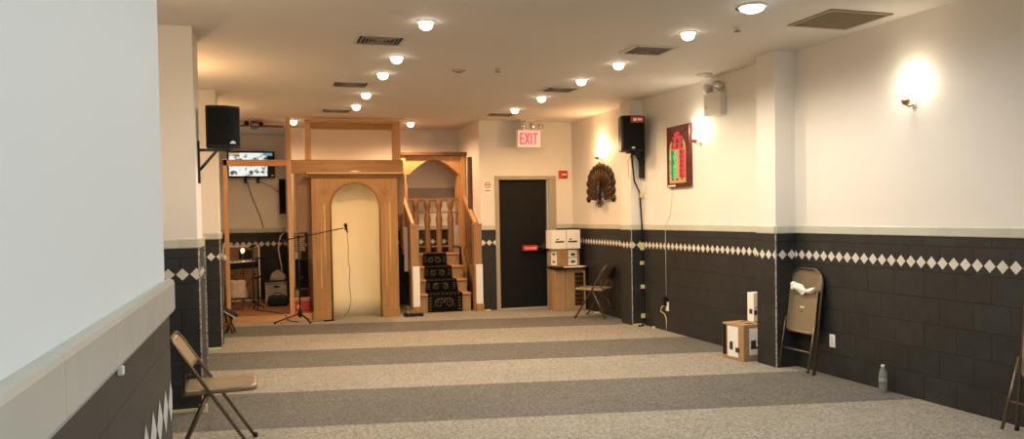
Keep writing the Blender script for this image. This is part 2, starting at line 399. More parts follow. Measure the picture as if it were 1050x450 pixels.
# ------------------------------------------------------------------ ceiling lights
def spot(loc, power, col, size=150, blend=.6, rad=.05, parent=None, name='lamp_light'):
    l = bpy.data.lights.new(name, 'SPOT'); l.energy = power; l.color = col; l.spot_size = radians(size); l.spot_blend = blend; l.shadow_soft_size = rad
    o = bpy.data.objects.new(name, l); COL.objects.link(o); o.location = loc
    if parent: o.parent = parent
    return o
def make_downlight():
    t = thing('recessed_downlight', 'x', 'ceiling light', (0, 0, ZC), group='recessed ceiling downlights')
    MB().lathe([(.052, -.004), (.052, -.009), (.068, -.009), (.076, -.004), (.078, .001), (.052, .001)], n=28).build('trim_ring', M['white_pl'], t)
    MB().lathe([(.050, -.002), (.055, -.020), (.052, -.040), (.040, -.056), (.022, -.066), (.004, -.068)], n=24).build('lamp_lens', M['lamp_warm'], t)
    return t
dl = make_downlight()
DL = [(1.28, 6.26, 'recessed downlight nearest the camera in the left row, ahead of the first left vent'),
      (1.28, 7.67, 'recessed downlight just past the largest left-hand ceiling vent'),
      (1.28, 8.57, 'recessed downlight in left row between the first and second left vents'),
      (1.28, 10.0, 'recessed downlight just past the second left-hand ceiling vent'),
      (1.28, 11.05, 'recessed downlight, farthest of the left row before the wooden partition'),
      (3.52, 6.12, 'recessed downlight nearest the camera in right row, above the large dark vent'),
      (3.52, 7.51, 'recessed downlight on right row beside the louvred vent above the wall speaker'),
      (3.52, 8.51, 'recessed downlight in right row between first and second right vents'),
      (3.52, 9.86, 'recessed downlight in right row just past the second right vent'),
      (3.52, 11.0, 'recessed downlight nearest the exit sign'),
      (2.36, 12.92, 'recessed downlight in the alcove over the wooden pulpit'),
      (.53, 12.9, 'recessed downlight above the stage beside the tall partition post')]
for i, (x, y, lab) in enumerate(DL):
    o = dl if i == 0 else copy_tree(dl)
    o.location = (x, y, ZC); o['label'] = lab
    k = 1.14
    if y > 8: k = 1.15
    if y > 9.5: k = 1.0
    if i == 10: k = 1.5
    if i == 11: k = .7
    spot((x, y, ZC-.085), P_DOWN*k, WARM if y < 8 else MID_WARM if y < 9.5 else FAR_WARM, 168, .5, .05)
def cool_light(x, y, lab):
    t = thing('flush_ceiling_light', lab, 'ceiling light', (x, y, ZC), group='cool white flush ceiling lights')
    MB().lathe([(.105, -.012), (.115, -.006), (.118, .001), (.09, .001)], n=32).build('trim_ring', M['white_pl'], t)
    MB().lathe([(.10, -.008), (.085, -.03), (.05, -.045), (.004, -.05)], n=8).build('lens', M['lamp_cool'], t)
    for a in (.4, 2.5):
        MB().bar((.085*cos(a), .085*sin(a), -.03), (.118*cos(a), .118*sin(a), -.012), .02, .012).build('clip', M['black_metal'], t)
    spot((x, y, ZC-.07), P_COOL, COOL, 172, .6, .08)
cool_light(3.55, 5.23, 'bright cool white ceiling light with two dark clips, top right of photo')
cool_light(1.33, 5.35, 'cool white ceiling light just above top edge of photo over middle floor')
for (x, y) in ((2.0, 2.2), (2.0, 0), (2.0, -2.4), (3.9, -2.4)):
    t = thing('ceiling_panel_light', 'square white fluorescent ceiling panel behind the camera', 'ceiling light', (x, y, ZC), group='fluorescent panels behind the camera')
    MB().box(-.31, .31, -.31, .31, -.03, 0).build('panel_frame', M['white_pl'], t, bev=.004)
    MB().box(-.28, .28, -.28, .28, -.034, -.029).build('diffuser', mat('diffuser', (1, 1, 1), .5, emit=(.9, .95, 1), es=1), t)
    l = bpy.data.lights.new('panel_light', 'AREA'); l.energy = P_BACK; l.color = COOL; l.size = .55
    lo = bpy.data.objects.new('panel_light', l); COL.objects.link(lo); lo.location = (x, y, ZC-.05)

# ------------------------------------------------------------------ ceiling vents, sprinklers
def make_vent(x, y, sx, sy, lab, big=False):
    t = thing('ceiling_vent', lab, 'vent', (x, y, ZC), group='ceiling air vents' if not big else None)
    f = MB(); w_ = .03
    f.box(-sx, sx, -sy, -sy+w_, -.012, .001); f.box(-sx, sx, sy-w_, sy, -.012, .001); f.box(-sx, -sx+w_, -sy+w_, sy-w_, -.012, .001); f.box(sx-w_, sx, -sy+w_, sy-w_, -.012, .001)
    f.build('vent_frame', M['vent'] if not big else M['chair'], t, bev=.002)
    MB().box(-sx+w_, sx-w_, -sy+w_, sy-w_, -.003, .001).build('vent_backing', M['vent_dark'] if not big else mat('grille_backing', (.16, .12, .09), .8), t)
    s_ = MB()
    if big:
        n = 22
        for i in range(n):
            yy = -sy+w_+(2*sy-2*w_)*(i+.5)/n; s_.bar((-sx+w_, yy, -.007), (sx-w_, yy, -.007), .008, .006)
        s_.box(-.004, .004, -sy+w_, sy-w_, -.012, -.003)
    else:
        # louvres in nested rectangles, four-way diffuser
        for k in range(1, 6):
            a = k/6; X_, Y_ = (sx-w_)*a, (sy-w_)*a
            for (p, q) in (((-X_, -Y_), (X_, -Y_)), ((X_, -Y_), (X_, Y_)), ((X_, Y_), (-X_, Y_)), ((-X_, Y_), (-X_, -Y_))):
                s_.bar((p[0], p[1], -.009), (q[0], q[1], -.009), .0035, .016)
    s_.build('louvres', M['louvre'] if not big else M['chair'], t)
    return t
for (x, y, lab) in ((1.02, 6.98, 'white louvred ceiling vent nearest the camera on the left side'), (1.02, 9.32, 'white louvred ceiling vent in the middle of the left side'),
                    (1.06, 11.6, 'white louvred ceiling vent farthest left, before the tall wooden frame'),
                    (3.52, 6.85, 'louvred ceiling vent nearest the camera on right side, above wall speaker'), (3.52, 9.2, 'louvred ceiling vent in the middle of the right side'),
                    (3.50, 11.6, 'louvred ceiling vent farthest right, before the exit sign')):
    make_vent(x, y, .215, .19, lab)
make_vent(4.49, 5.42, .29, .27, 'large brown return air grille in the ceiling beside the right wall', True)
def sprinkler(x, y, lab, kind=0):
    t = thing('fire_sprinkler', lab, 'sprinkler', (x, y, ZC), group='sprinkler heads')
    MB().lathe([(.035, .001), (.035, -.006), (.012, -.012), (.010, -.03), (.005, -.032)], n=16).build('escutcheon', M['vent'], t)
    m = MB(); m.lathe([(.03, -.032), (.03, -.036), (.004, -.036)], n=12)
    if kind: m.bar((-.07, 0, -.012), (-.02, 0, -.03), .02, .006, 0); m.bar((.07, 0, -.012), (.02, 0, -.03), .02, .006, 0)
    m.build('deflector', M['brown_ply'], t)
sprinkler(2.01, 8.18, 'small winged sprinkler head at centre of the ceiling', 1)
sprinkler(2.40, 8.07, 'small dark sprinkler disc just right of the winged ceiling head')
sprinkler(3.83, 5.86, 'small dark sprinkler head between bright cool light and large grille')
t = MB().lathe([(.09, .001), (.09, -.008), (.02, -.012)], c=(0, 0, 0), n=24).build('ceiling_cover_plate', M['vent'], None, loc=(4.74, 7.9, ZC)); tag(t, 'flat round cover plate on the ceiling above the emergency light', 'cover plate')
t = MB().lathe([(.05, .001), (.05, -.006), (.02, -.008)], n=24).build('ceiling_cover_plate', M['vent'], None, loc=(1.0, 6.05, ZC)); tag(t, 'small round cover plate on ceiling near left row of downlights', 'cover plate')

# ------------------------------------------------------------------ speakers
def speaker(name_label, loc, rz, w_, h_, d_, sticker=False, badge_x=.25, arm=None, group='black wall speakers'):
    t = thing('wall_speaker', name_label, 'speaker', loc, rz, group)
    hw = w_/2
    outline = [(-hw, 0), (-hw*.93, -.03)]
    for i in range(9):
        a = -1+i/4; outline.append((hw*.9*a, -.03-.035*(1-a*a)-.004))
    outline += [(hw*.93, -.03), (hw, 0), (hw*.72, d_), (-hw*.72, d_)]
    MB().prism(outline, 0, h_, 'z').build('cabinet', M['black'], t, bev=.006)
    g = MB(); n = 12; vs = []
    for j, z in enumerate((.02, h_-.02)):
        for i in range(n+1):
            a = -1+2*i/n; vs.append((hw*.9*a, -.036-.035*(1-a*a)-.004, z))
    g.add(vs, [(i, i+1, n+2+i, n+1+i) for i in range(n)], 0, True)
    g.build('grille', M['black_grille'], t)
    b = MB(); bx = hw*badge_x
    b.prism([(bx-.025, .03), (bx+.025, .03), (bx+.018, .045), (bx, .055), (bx-.018, .045)], -.079, -.072, 'y')
    b.build('badge', M['silver'], t)
    if sticker:
        s_ = MB(); s_.box(hw*-.35, hw*.72, -.080, -.0755, h_-.095, h_-.012); s_.box(-hw*.15, hw*.12, -.0815, -.0805, h_-.075, h_-.036, 1); s_.box(hw*.2, hw*.6, -.0815, -.0805, h_-.068, h_-.036, 1)
        s_.build('sticker', [M['red'], M['white_pl']], t)
    return t
t = speaker('black loudspeaker on wall bracket on left white pillar', (-.275, 7.12, 2.115), radians(12), .275, .345, .21, badge_x=.45)
# bracket in local frame of speaker (inverse rotate)
def world_mb(t):
    m = MB(); m.T = (Matrix.Translation(t.location) @ Matrix.Rotation(t.rotation_euler.z, 4, 'Z')).inverted(); return m
b = world_mb(t)
b.box(-.479, -.462, 7.09, 7.15, 1.82, 2.17); b.bar((-.465, 7.12, 2.095), (-.22, 7.12, 2.095), .03, .022); b.bar((-.465, 7.12, 1.93), (-.33, 7.12, 2.09), .022, .022)
b.lathe([(.02, 0), (.02, .05)], c=(-.25, 7.12, 2.085), n=12); b.box(-.36, -.20, 7.08, 7.2, 2.10, 2.116)
b.build('bracket', M['black_metal'], t)
t = speaker('black loudspeaker with red sticker on bracket at the right pilaster', (4.70, 9.62, 2.335), radians(-4), .33, .46, .22, True, -.15)
b = world_mb(t)
b.box(4.90, 4.95, 9.79, 9.866, 1.99, 2.36); b.bar((4.925, 9.80, 2.30), (4.72, 9.70, 2.30), .03, .022); b.bar((4.925, 9.80, 2.12), (4.80, 9.73, 2.30), .02, .02); b.box(4.66, 4.80, 9.64, 9.76, 2.31, 2.336)
b.build('bracket', M['black_metal'], t)
# speaker cable taped down the wall corner
c = MB(); pts = [(4.74, 9.74, 2.29), (4.75, 9.75, 2.20), (4.80, 9.80, 1.95), (4.90, 9.85, 1.80), (4.93, 9.857, 1.4), (4.93, 9.845, 1.2), (4.93, 9.845, .5), (4.93, 9.845, .06), (4.90, 9.80, .012), (4.84, 9.72, .012), (4.80, 9.74, .012)]
c.tube(pts, .011, 6); o = c.build('speaker_cable', M['black']); tag(o, 'black speaker cable running down right wall corner to the floor', 'cable')
for (z0, z1, y_) in ((1.02, 1.12, 0), (.82, .87, .01), (.50, .55, 0), (.10, .16, 0), (1.73, 1.79, 0)): MB().box(4.895, 4.948, 9.826+y_, 9.842+y_, z0, z1).build('masking_tape', M['tape'], o)
c = MB(); c.tube([(4.71, 9.70, 2.30), (4.66, 9.70, 2.2), (4.68, 9.72, 2.05), (4.70, 9.74, 1.98)], .004, 5); o = c.build('speaker_cable', M['chair_tube']); tag(o, 'thin loop of cable hanging under the right wall speaker', 'cable')

# ------------------------------------------------------------------ emergency light and exit sign
def lamp_head(m, c, d, r=.05):
    m.lathe([(r*.55, -.03), (r*.9, -.01), (r, .03), (r*.92, .036)], c=c, axis=d, n=20, mi=0)
    m.lathe([(r*.85, .0365), (r*.5, .045), (.003, .047)], c=c, axis=d, n=20, mi=1)
t = thing('emergency_light', 'white twin-head emergency light high on the right wall', 'emergency light', (XR, 7.98, 2.60))
MB().box(-.085, -.001, -.17, .17, 0, .25).build('housing', M['grey_pl'], t, bev=.008)
MB().lathe([(.008, 0), (.006, .004)], c=(-.086, .10, .10), axis=(-1, 0, 0), n=10).build('indicator', M['red'], t)
for (dy, d) in ((.13, (-.3, .8, .25)), (-.09, (-.75, -.45, .15))):
    h = MB(); lamp_head(h, (-.05, dy, .32), d, .058); h.build('lamp_head', [M['grey_pl'], M['chrome']], t)
    MB().tube([(-.04, dy, .24), (-.05, dy, .31)], .012, 8).build('swivel', M['grey_pl'], t)
EX, EY = 4.13, 12.22
t = thing('exit_sign', 'white exit sign with red letters and lamp heads above the door', 'exit sign', (EX, EY, 2.60))
MB().box(-.20, .20, -.03, .03, 0, .285).build('housing', M['white_pl'], t, bev=.006)
MB().box(-.185, .185, -.033, -.029, .015, .27).build('face_panel', M['exit_face'], t)
L_ = MB(); zb, zt, st_ = .05, .235, .024
def rect(x0, x1, z0, z1): L_.box(x0, x1, -.037, -.032, z0, z1)
rect(-.155, -.155+st_, zb, zt)
for z in (zb, (zb+zt)/2-.012, zt-st_): rect(-.155+st_, -.085, z, z+st_)
L_.bar((-.065, -.0345, zb), (.002, -.0345, zt), .005, .024, up=(1, 0, 0)); L_.bar((.002, -.0345, zb), (-.065, -.0345, zt), .005, .024, up=(1, 0, 0))
rect(.025, .025+st_, zb, zt)
rect(.103-st_/2, .103+st_/2, zb, zt-st_); rect(.068, .150, zt-st_, zt)
L_.build('exit_lettering', M['exit_red'], t)
MB().box(-.10, .14, -.02, .02, .285, .30).build('lamp_bar', M['grey_pl'], t)
for i, x in enumerate((-.10, .06, .20)):
    h = MB(); lamp_head(h, (x, -.01, .345), ((-.2, -1, 0), (.1, -1, -.1), (.8, -.6, -.1))[i], .05); h.build('lamp_head', [M['grey_pl'], M['chrome']], t)
MB().box(-.16, .10, -.06, .06, .425, .4449).box(-.05, 0, -.02, .02, .29, .43).build('canopy', M['grey_pl'], t, bev=.003)

# ------------------------------------------------------------------ sconces
def sconce(x, y, z, lab, power, col, out=-1, grp='wall sconces', r=.05):
    t = thing('wall_sconce', lab, 'wall light', (x, y, z), 0 if out < 0 else pi, grp)
    MB().box(-.010, 0, -.022, .022, -.05, .10).build('back_plate', M['white_pl'], t, bev=.004)
    MB().tube([(-.010, 0, -.03), (-.05, 0, -.045), (-.085, 0, -.03)], .007, 8).build('arm', M['gold'], t)
    MB().lathe([(.010, -.035), (.026, -.025), (.034, 0), (.031, .010)], c=(-.085, 0, 0), n=16).build('lamp_cup', M['gold'], t)
    MB().lathe([(.022, .010), (.030, .035), (.026, .065), (.012, .095), (.003, .105)], c=(-.085, 0, 0), n=20).build('glass_shade', M['sconce_glass'], t)
    l = bpy.data.lights.new('sconce_light', 'POINT'); l.energy = power; l.color = col; l.shadow_soft_size = r
    o = bpy.data.objects.new('sconce_light', l); COL.objects.link(o); o.location = (x+out*.10, y, z+.15)
sconce(XR, 5.13, 2.36, 'lit brass wall sconce on white wall nearest the camera', P_SCONCE, WARM)
sconce(XR, 8.35, 2.36, 'lit wall sconce beside the red prayer clock under the emergency light', 6.5, WARM)
sconce(XR, 11.2, 2.38, 'lit wall sconce directly above the peacock ornament', 20, WARMER)
sconce(XL, 8.5, 2.36, 'wall sconce on left wall hidden between the two white pillars', 26, WARMER, 1)
sconce(XL, 11.5, 2.36, 'wall sconce on left wall hidden beyond the second pillar', 14, WARMER, 1)
sconce(XL, 4.7, 2.36, 'wall sconce on the left wall hidden behind the near wall end', 46, (1, .70, .42), 1)

# ------------------------------------------------------------------ prayer clock
t = thing('prayer_time_clock', 'dark red framed prayer time board with red and green digits', 'clock', (XR, 8.83, 1.83))
W2, H = .28, .755
MB().box(-.045, -.001, -W2, W2, 0, H).build('frame', M['mahog'], t, bev=.006)
ar = [(-.20, .05), (.20, .05), (.20, .46)]
for i in range(1, 12):
    a = pi*i/12; ar.append((.13*cos(a)+(.06*cos(a) if abs(cos(a)) > .9 else .03*cos(a)), .48+.20*sin(a)))
ar.append((-.20, .46))
MB().prism([(-y, z) for y, z in ar], -.0465, -.049, 'x').build('face', M['clock_face'], t)
SEG = {'0': 'abcdef', '1': 'bc', '2': 'abged', '3': 'abgcd', '4': 'fgbc', '5': 'afgcd', '6': 'afgedc', '7': 'abc', '8': 'abcdefg', '9': 'abcdfg'}
def digits(m, s_, yc, zc, h, mi=0):
    w_ = h*.62; gap = h*.22; n = len(s_); y0 = yc+(n*w_+(n-1)*gap)/2   # +y is left as seen from the room
    for ch in s_:
        if ch == ':':
            for dz in (-.2, .2): m.box(-.0535, -.0515, y0-w_*.6, y0-w_*.4, zc+dz*h-.004, zc+dz*h+.004, mi); 
        elif ch in SEG:
            q = h*.2
            P = {'a': (0, w_, h/2-q, h/2), 'd': (0, w_, -h/2, -h/2+q), 'g': (0, w_, -q/2, q/2), 'f': (0, q, 0, h/2), 'e': (0, q, -h/2, 0), 'b': (w_-q, w_, 0, h/2), 'c': (w_-q, w_, -h/2, 0)}
            for k in SEG[ch]:
                a, b_, c_, d_ = P[k]; m.box(-.0535, -.0515, y0-b_, y0-a, zc+c_, zc+d_, mi)
        y0 -= w_+gap
win = MB(); drows = []
for (z, hw_, s_) in ((.640, .10, '853'), (.570, .13, '12:48'), (.500, .14, '08:29')):
    win.box(-.0515, -.049, -hw_, hw_, z-.030, z+.030, 0); q_ = MB(); digits(q_, s_, 0, z, .050); drows.append((q_, 'led_red'))
rows = [('5:18', '5:45'), ('6:58', '8:88'), ('1:15', '1:30'), ('5:08', '5:30'), ('7:52', '8:02'), ('9:20', '9:45')]
for i, (a, b_) in enumerate(rows):
    z = .428-i*.058
    win.box(-.0515, -.049, .035, .175, z-.026, z+.026, 1); q_ = MB(); digits(q_, a, .105, z, .046); drows.append((q_, 'led_green'))
    win.box(-.0515, -.049, -.175, -.055, z-.026, z+.026, 0); q_ = MB(); digits(q_, b_, -.115, z, .046); drows.append((q_, 'led_red'))
win.build('display_windows', [M['led_dark'], M['led_darkg']], t)
for q_, c_ in drows: q_.build('digit_row', M[c_], t)
for (a, b_) in ((.10, .13), (-.03, .03), (-.13, -.10)): MB().box(-.0535, -.0490, a, b_, .085, .105).build('indicator', M['led_dark'], t)
MB().box(-.047, -.046, .06, .25, .012, .03).build('name_plate', M['white_pl'], t)
o = MB().tube([(4.952, 9.03, 1.83), (4.953, 9.10, 1.5), (4.935, 9.20, 1.36), (4.944, 9.22, 1.2), (4.944, 9.215, .45)], .004, 5).build('clock_cable', M['vent']); tag(o, 'thin pale cable hanging below the prayer clock to the outlet', 'cable')

# ------------------------------------------------------------------ peacock ornament
t = thing('peacock_wall_ornament', 'dark brass peacock with fanned tail hanging on the right wall', 'wall ornament', (4.958, 11.12, 1.62))
t.rotation_euler = (0, 0, radians(11)); t.location = (4.885, 11.10, 1.62)
def fanp(k, f=1.0):
    """point on the arched rim, k from -1 (one lower corner) over the top to 1"""
    a_ = k*radians(100); x_ = .36*sin(a_); z_ = .30+.34*cos(a_)
    if abs(k) > .62: x_ = math.copysign(.34+.02*(abs(k)-.62), k); z_ = .46-(abs(k)-.62)*.88
    return (x_*f, .16+(z_-.16)*f)
m = MB()
for i in range(15):
    k = -1+2*i/14; y_, z_ = fanp(k, .93)
    m.lathe([(.001, -.022), (.045, -.020), (.058, -.006), (.058, -.001)], c=(0, y_, z_), axis=(1, 0, 0), n=12)
fan = [fanp(-1+2*i/28, .95) for i in range(29)]+[(.10, .10), (.085, .20), (.05, .27), (0, .30), (-.05, .27), (-.085, .20), (-.10, .10)]
m.prism(fan, -.015, -.002, 'x'); m.build('tail_fan', M['brass'], t)
f2 = MB()
for i in range(19):
    k = -1+2*i/18
    p = fanp(k, .36); q = fanp(k, .86)
    f2.tube([(-.018, *p), (-.022, *q)], [.005, .012], 6)
f2.build('feather_ribs', mat('dull_gold', (.12, .075, .03), .45, .6), t)
bd = MB(); bd.tube([(-.03, 0, .12), (-.045, 0, .22), (-.04, 0, .30), (-.03, 0, .36), (-.04, 0, .40)], [.02, .045, .03, .014, .02], 10)
for a in (-.7, -.35, 0, .35, .7): bd.tube([(-.02, 0, .14), (-.02, .16*sin(a), .14-.15*cos(a))], [.012, .008], 6)
for a in (-1.9, -1.5, 1.5, 1.9): bd.tube([(-.02, 0, .14), (-.02, .16*sin(a), .14+.04*abs(sin(a)))], [.012, .006], 6)
for a in (-1.1, -.7, -.35, .35, .7, 1.1): bd.tube([(-.03, 0, .22), (-.02, .11*sin(a), .22+.09*cos(a))], [.010, .004], 6)
bd.build('peacock_body', M['brass'], t)
MB().lathe([(.012, .62), (.025, .655), (.012, .69)], c=(-.02, 0, 0), n=10).build('crest', M['gold'], t)

# ------------------------------------------------------------------ small wall fittings
t = thing('fire_alarm_plate', 'small red fire alarm plate with white strip right of door', 'fire alarm', (4.797, YF, 2.12))
MB().box(-.075, .075, -.03, 0, 0, .128).build('plate', M['red'], t, bev=.005); MB().box(-.03, .055, -.032, -.029, .052, .075).build('white_strip', M['white_pl'], t)
t = thing('no_smoking_sign', 'round red and white prohibition sign with caption left of door', 'sign', (3.50, YF, 1.88))
m = MB(); m.box(-.065, .065, -.003, 0, 0, .21); m.build('sign_plate', M['white_pl'], t)
m = MB(); m.tube([(.044*cos(a), -.004, .135+.044*sin(a)) for a in [2*pi*i/24 for i in range(24)]], .006, 6, closed=True); m.bar((-.032, -.005, .167), (.032, -.005, .103), .008, .004); m.build('prohibition_ring', M['red'], t)
m = MB(); m.box(-.028, .02, -.0045, -.003, .130, .142); m.tube([(.022, -.004, .140), (.03, -.004, .15), (.02, -.004, .16)], .003, 5); m.build('cigarette_mark', M['ink'], t)
m = MB()
for a, b_ in ((-.045, -.025), (-.02, -.012), (-.007, .012), (.017, .028), (.033, .045)): m.box(a, b_, -.0045, -.003, .038, .056)
m.build('caption_marks', M['ink'], t)
def outlet(loc, lab):
    t = thing('wall_outlet', lab, 'outlet', loc)
    MB().box(-.008, 0, -.037, .037, 0, .118).build('cover_plate', M['white_pl'], t, bev=.003)
    for z in (.038, .08):
        MB().box(-.010, -.007, -.016, .016, z-.014, z+.014).build('socket', M['grey_pl'], t)
outlet((XR-.008, 6.09, .262), 'white electrical outlet on dark tile right of folded chair')
outlet((XR-.008, 9.20, .26), 'electrical outlet with plugs low on the dark wall beyond the boxes')
o = MB().box(4.905, 4.943, 9.20, 9.255, .33, .44).build('power_adapter', M['black'], bev=.004); tag(o, 'small black power adapter plugged into the low wall outlet', 'power adapter')
o = MB().tube([(4.92, 9.23, .335), (4.90, 9.27, .30), (4.90, 9.29, .25), (4.93, 9.24, .22), (4.938, 9.21, .16), (4.938, 9.21, .02)], .007, 6).build('white_plug_cord', M['tape']); tag(o, 'short pale cord drooping from the low outlet to the floor', 'cord')
o = MB().box(4.885, 4.905, 9.45, 9.50, 0, .03).build('floor_scrap', M['tape']);  tag(o, 'small yellowish scrap on carpet edge below the speaker cable', 'scrap')
o = MB().box(-.49, -.43, 6.70, 6.74, 0, .07).build('tape_roll_block', M['tape'], bev=.006); tag(o, 'small yellow block at the foot of the near left pillar', 'block')
o = MB().box(3.40, 3.50, 12.36, 12.42, 0, .02).build('floor_scrap', M['tape'], bev=.004); tag(o, 'small flat beige piece on carpet between pulpit and door', 'scrap')
o = MB().box(4.86, 4.93, 11.30, 11.36, 0, .02).build('floor_scrap', M['paper'], bev=.004); tag(o, 'small white scrap on floor behind the far folding chair', 'scrap')

# ------------------------------------------------------------------ folding chairs
def upath(foot, top, hw, rc=.07, n=6):
    """U-shaped tube: from foot (x,-hw,z) up to the top and down; straight in the side view"""
    (x0, z0), (x1, z1) = foot, top; L = math.hypot(x1-x0, z1-z0); dx, dz = (x1-x0)/L, (z1-z0)/L
    P = [(x0, -hw, z0)]
    s0 = L-rc
    for i in range(n+1):
        a = (pi/2)*i/n; s_ = s0+rc*sin(a); y = -hw+rc*(1-cos(a)); P.append((x0+dx*s_, y, z0+dz*s_))
    Q = [(x, -y, z) for x, y, z in reversed(P)]
    return P+Q
def rounded_panel(m, hw, z0, z1, rb, rt, x, bow=0, T=None, mi=0, nx=8):
    """panel in the y,z plane at x with rounded lower (rb) and upper (rt) corners"""
    pl = []
    for (cy_, cz_, r, a0) in ((hw-rb, z0+rb, rb, -pi/2), (hw-rt, z1-rt, rt, 0), (-hw+rt, z1-rt, rt, pi/2), (-hw+rb, z0+rb, rb, pi)):
        for i in range(6): a = a0+(pi/2)*i/5; pl.append((cy_+r*cos(a), cz_+r*sin(a)))
    m.prism(pl, x-.006, x+.006, 'x', mi)
def open_chair(label, loc, rz, grp='open folding chairs'):
    t = thing('folding_chair', label, 'chair', loc, rz, grp)
    hw = .215
    MB().tube(upath((.25, 0.0), (-.24, .77), hw, .09), .0115, 8).build('front_frame', M['chair_tube'], t)
    for s_ in (-1, 1):
        MB().tube([(-.02, s_*(hw-.028), .415), (-.215, s_*(hw-.028), .0)], .0105, 8).build('rear_leg', M['chair_tube'], t)
        MB().tube([(-.17, s_*(hw-.022), .42), (-.155, s_*(hw-.015), .54), (-.095, s_*(hw-.005), .54)], .006, 6).build('side_link', M['chair_tube'], t)
        MB().lathe([(.014, 0), (.014, .03)], c=(.25, s_*hw, 0), n=8).build('foot_cap', M['black'], t)
    MB().tube([(-.155, -hw+.028, .13), (-.155, hw-.028, .13)], .008, 8).build('cross_bar', M['chair_tube'], t)
        # backrest: curved sheet following the frame
    b = MB(); n = 10; vs = []; rows = 8
    dx, dz = -.49/math.hypot(.49, .77), .77/math.hypot(.49, .77); nx_, nz_ = dz, -dx
    Ltot = math.hypot(.49, .77)
    for j in range(rows+1):
        s_ = Ltot*(.735+.262*j/rows); q = max(0, (s_-(Ltot-.09))/.09)
        w_ = hw-.09*(1-math.sqrt(max(0, 1-min(1, q)**2)))
        for i in range(n+1):
            u = -1+2*i/n; bow = -.022*(1-u*u)
            vs.append((.25+dx*s_+nx_*bow, w_*u, dz*s_+nz_*bow))
    b.add(vs, [(j*(n+1)+i, j*(n+1)+i+1, (j+1)*(n+1)+i+1, (j+1)*(n+1)+i) for j in range(rows) for i in range(n)], 0, True)
    b.build('backrest', M['chair'], t, solid=.006)
    # seat: pressed sheet with rolled edge
    s_ = MB(); pl = []
    x0, x1, sw = -.18, .27, .195
    for (cx_, cy_, r, a0) in ((x1-.06, sw-.06, .06, 0), (x0+.03, sw-.03, .03, pi/2), (x0+.03, -sw+.03, .03, pi), (x1-.06, -sw+.06, .06, 3*pi/2)):
        for i in range(6): a = a0+(pi/2)*i/5; pl.append((cx_+r*cos(a), cy_+r*sin(a)))
    n = len(pl); rings = []
    for (sc, z) in ((1, .405), (1.0, .432), (.97, .440), (.86, .434), (.5, .428)):
        rings.append([((x-.045)*sc+.045, y*sc, z+.012*(x-.05)) for x, y in pl])
    vs = [p for r_ in rings for p in r_]; fs = []
    for j in range(len(rings)-1):
        for i in range(n): fs.append((j*n+i, j*n+(i+1) % n, (j+1)*n+(i+1) % n, (j+1)*n+i))
    fs.append(tuple((len(rings)-1)*n+i for i in range(n)))
    s_.add(vs, fs, 0, True); s_.build('seat', M['chair'], t, solid=.003)
    return t
open_chair('open taupe metal folding chair beside the near left wall', (-.315, 5.63, 0), 0)
open_chair('open metal folding chair by far right corner beside cardboard boxes', (4.70, 10.90, 0), radians(133))
def folded_chair(label, loc, lean, splay=.05, rz=pi, grp='folded chairs leaning on the right wall'):
    """front (seat underside) faces local +x; leans back towards -x"""
    t = thing('folded_chair', label, 'chair', loc, rz, grp); t.rotation_euler = (0, -lean, rz)
    hw = .225
    MB().tube(upath((-.01, .02), (-.01, .97), hw, .14, 8), .012, 8).build('frame_tube', M['chair_tube'], t)
    for s_ in (-1, 1):
        MB().tube([(.022, s_*(hw-.008), .50), (splay, s_*(hw-.008), .01)], .011, 8).build('rear_leg', M['chair_tube'], t)
        MB().lathe([(.015, 0), (.015, .03)], c=(-.01, s_*hw, 0), n=8).build('foot_cap', M['black'], t)
    MB().tube([(.022+(splay-.022)*.6, -hw+.01, .20), (.022+(splay-.022)*.6, hw-.01, .20)], .008, 8).build('cross_bar', M['chair_tube'], t)
    b = MB(); n = 10; vs = []; rows = 8
    for j in range(rows+1):
        z = .755+.21*j/rows; q = max(0, (z-.83)/.14); w_ = hw-.14*(1-math.sqrt(max(0, 1-min(1, q)**2)))
        for i in range(n+1):
            u = -1+2*i/n; vs.append((-.01-.02*(1-u*u), w_*u, z))
    b.add(vs, [(j*(n+1)+i, j*(n+1)+i+1, (j+1)*(n+1)+i+1, (j+1)*(n+1)+i) for j in range(rows) for i in range(n)], 0, True)
    b.build('backrest', M['chair'], t, solid=.006)
    s_ = MB(); rounded_panel(s_, .205, .36, .79, .05, .02, .012); se = s_.build('seat', M['chair'], t, bev=.004)
    r_ = MB(); r_.tube([(.018, -.175, .380), (.018, 0, .372), (.018, .175, .380)], .009, 6); r_.build('rolled_edge', M['chair'], se)
    m = MB(); m.box(.018, .0195, -.025, .035, .600, .612); m.box(.018, .0195, -.008, .012, .555, .568, 1); m.build('seat_sticker', [M['white_pl'], M['ink']], se)
    return t
f1 = folded_chair('folded taupe metal chair with white cloth hung on it', (4.80, 6.40, 0), radians(7))
folded_chair('folded metal chair cut off by the right edge of photo', (4.83, 3.905, 0), radians(5.5), .13)
# white cloth draped through the backrest gap
cl = MB(); N = 18; vs = []
random.seed(3)
for j in range(5):
    for i in range(N+1):
        u = i/N; y = 6.54-.34*u; z = .765+.012*sin(u*7)-.005*u+.062*(1-j/4)*(.75+.25*sin(u*5+1))-.01*(j == 4)+.006*sin(u*17+j)
        x = 4.850-.016*sin(pi*j/4)-.010*sin(u*11+j*2)
        vs.append((x, y, z-(.03*(j/4) if .2 < u < .6 else .0)))
cl.add(vs, [(j*(N+1)+i, j*(N+1)+i+1, (j+1)*(N+1)+i+1, (j+1)*(N+1)+i) for j in range(4) for i in range(N)], 0, True)
o = cl.build('white_cloth', M['cloth_w'], solid=.012, sub=1); tag(o, 'crumpled white cloth resting on the folded chair', 'cloth')

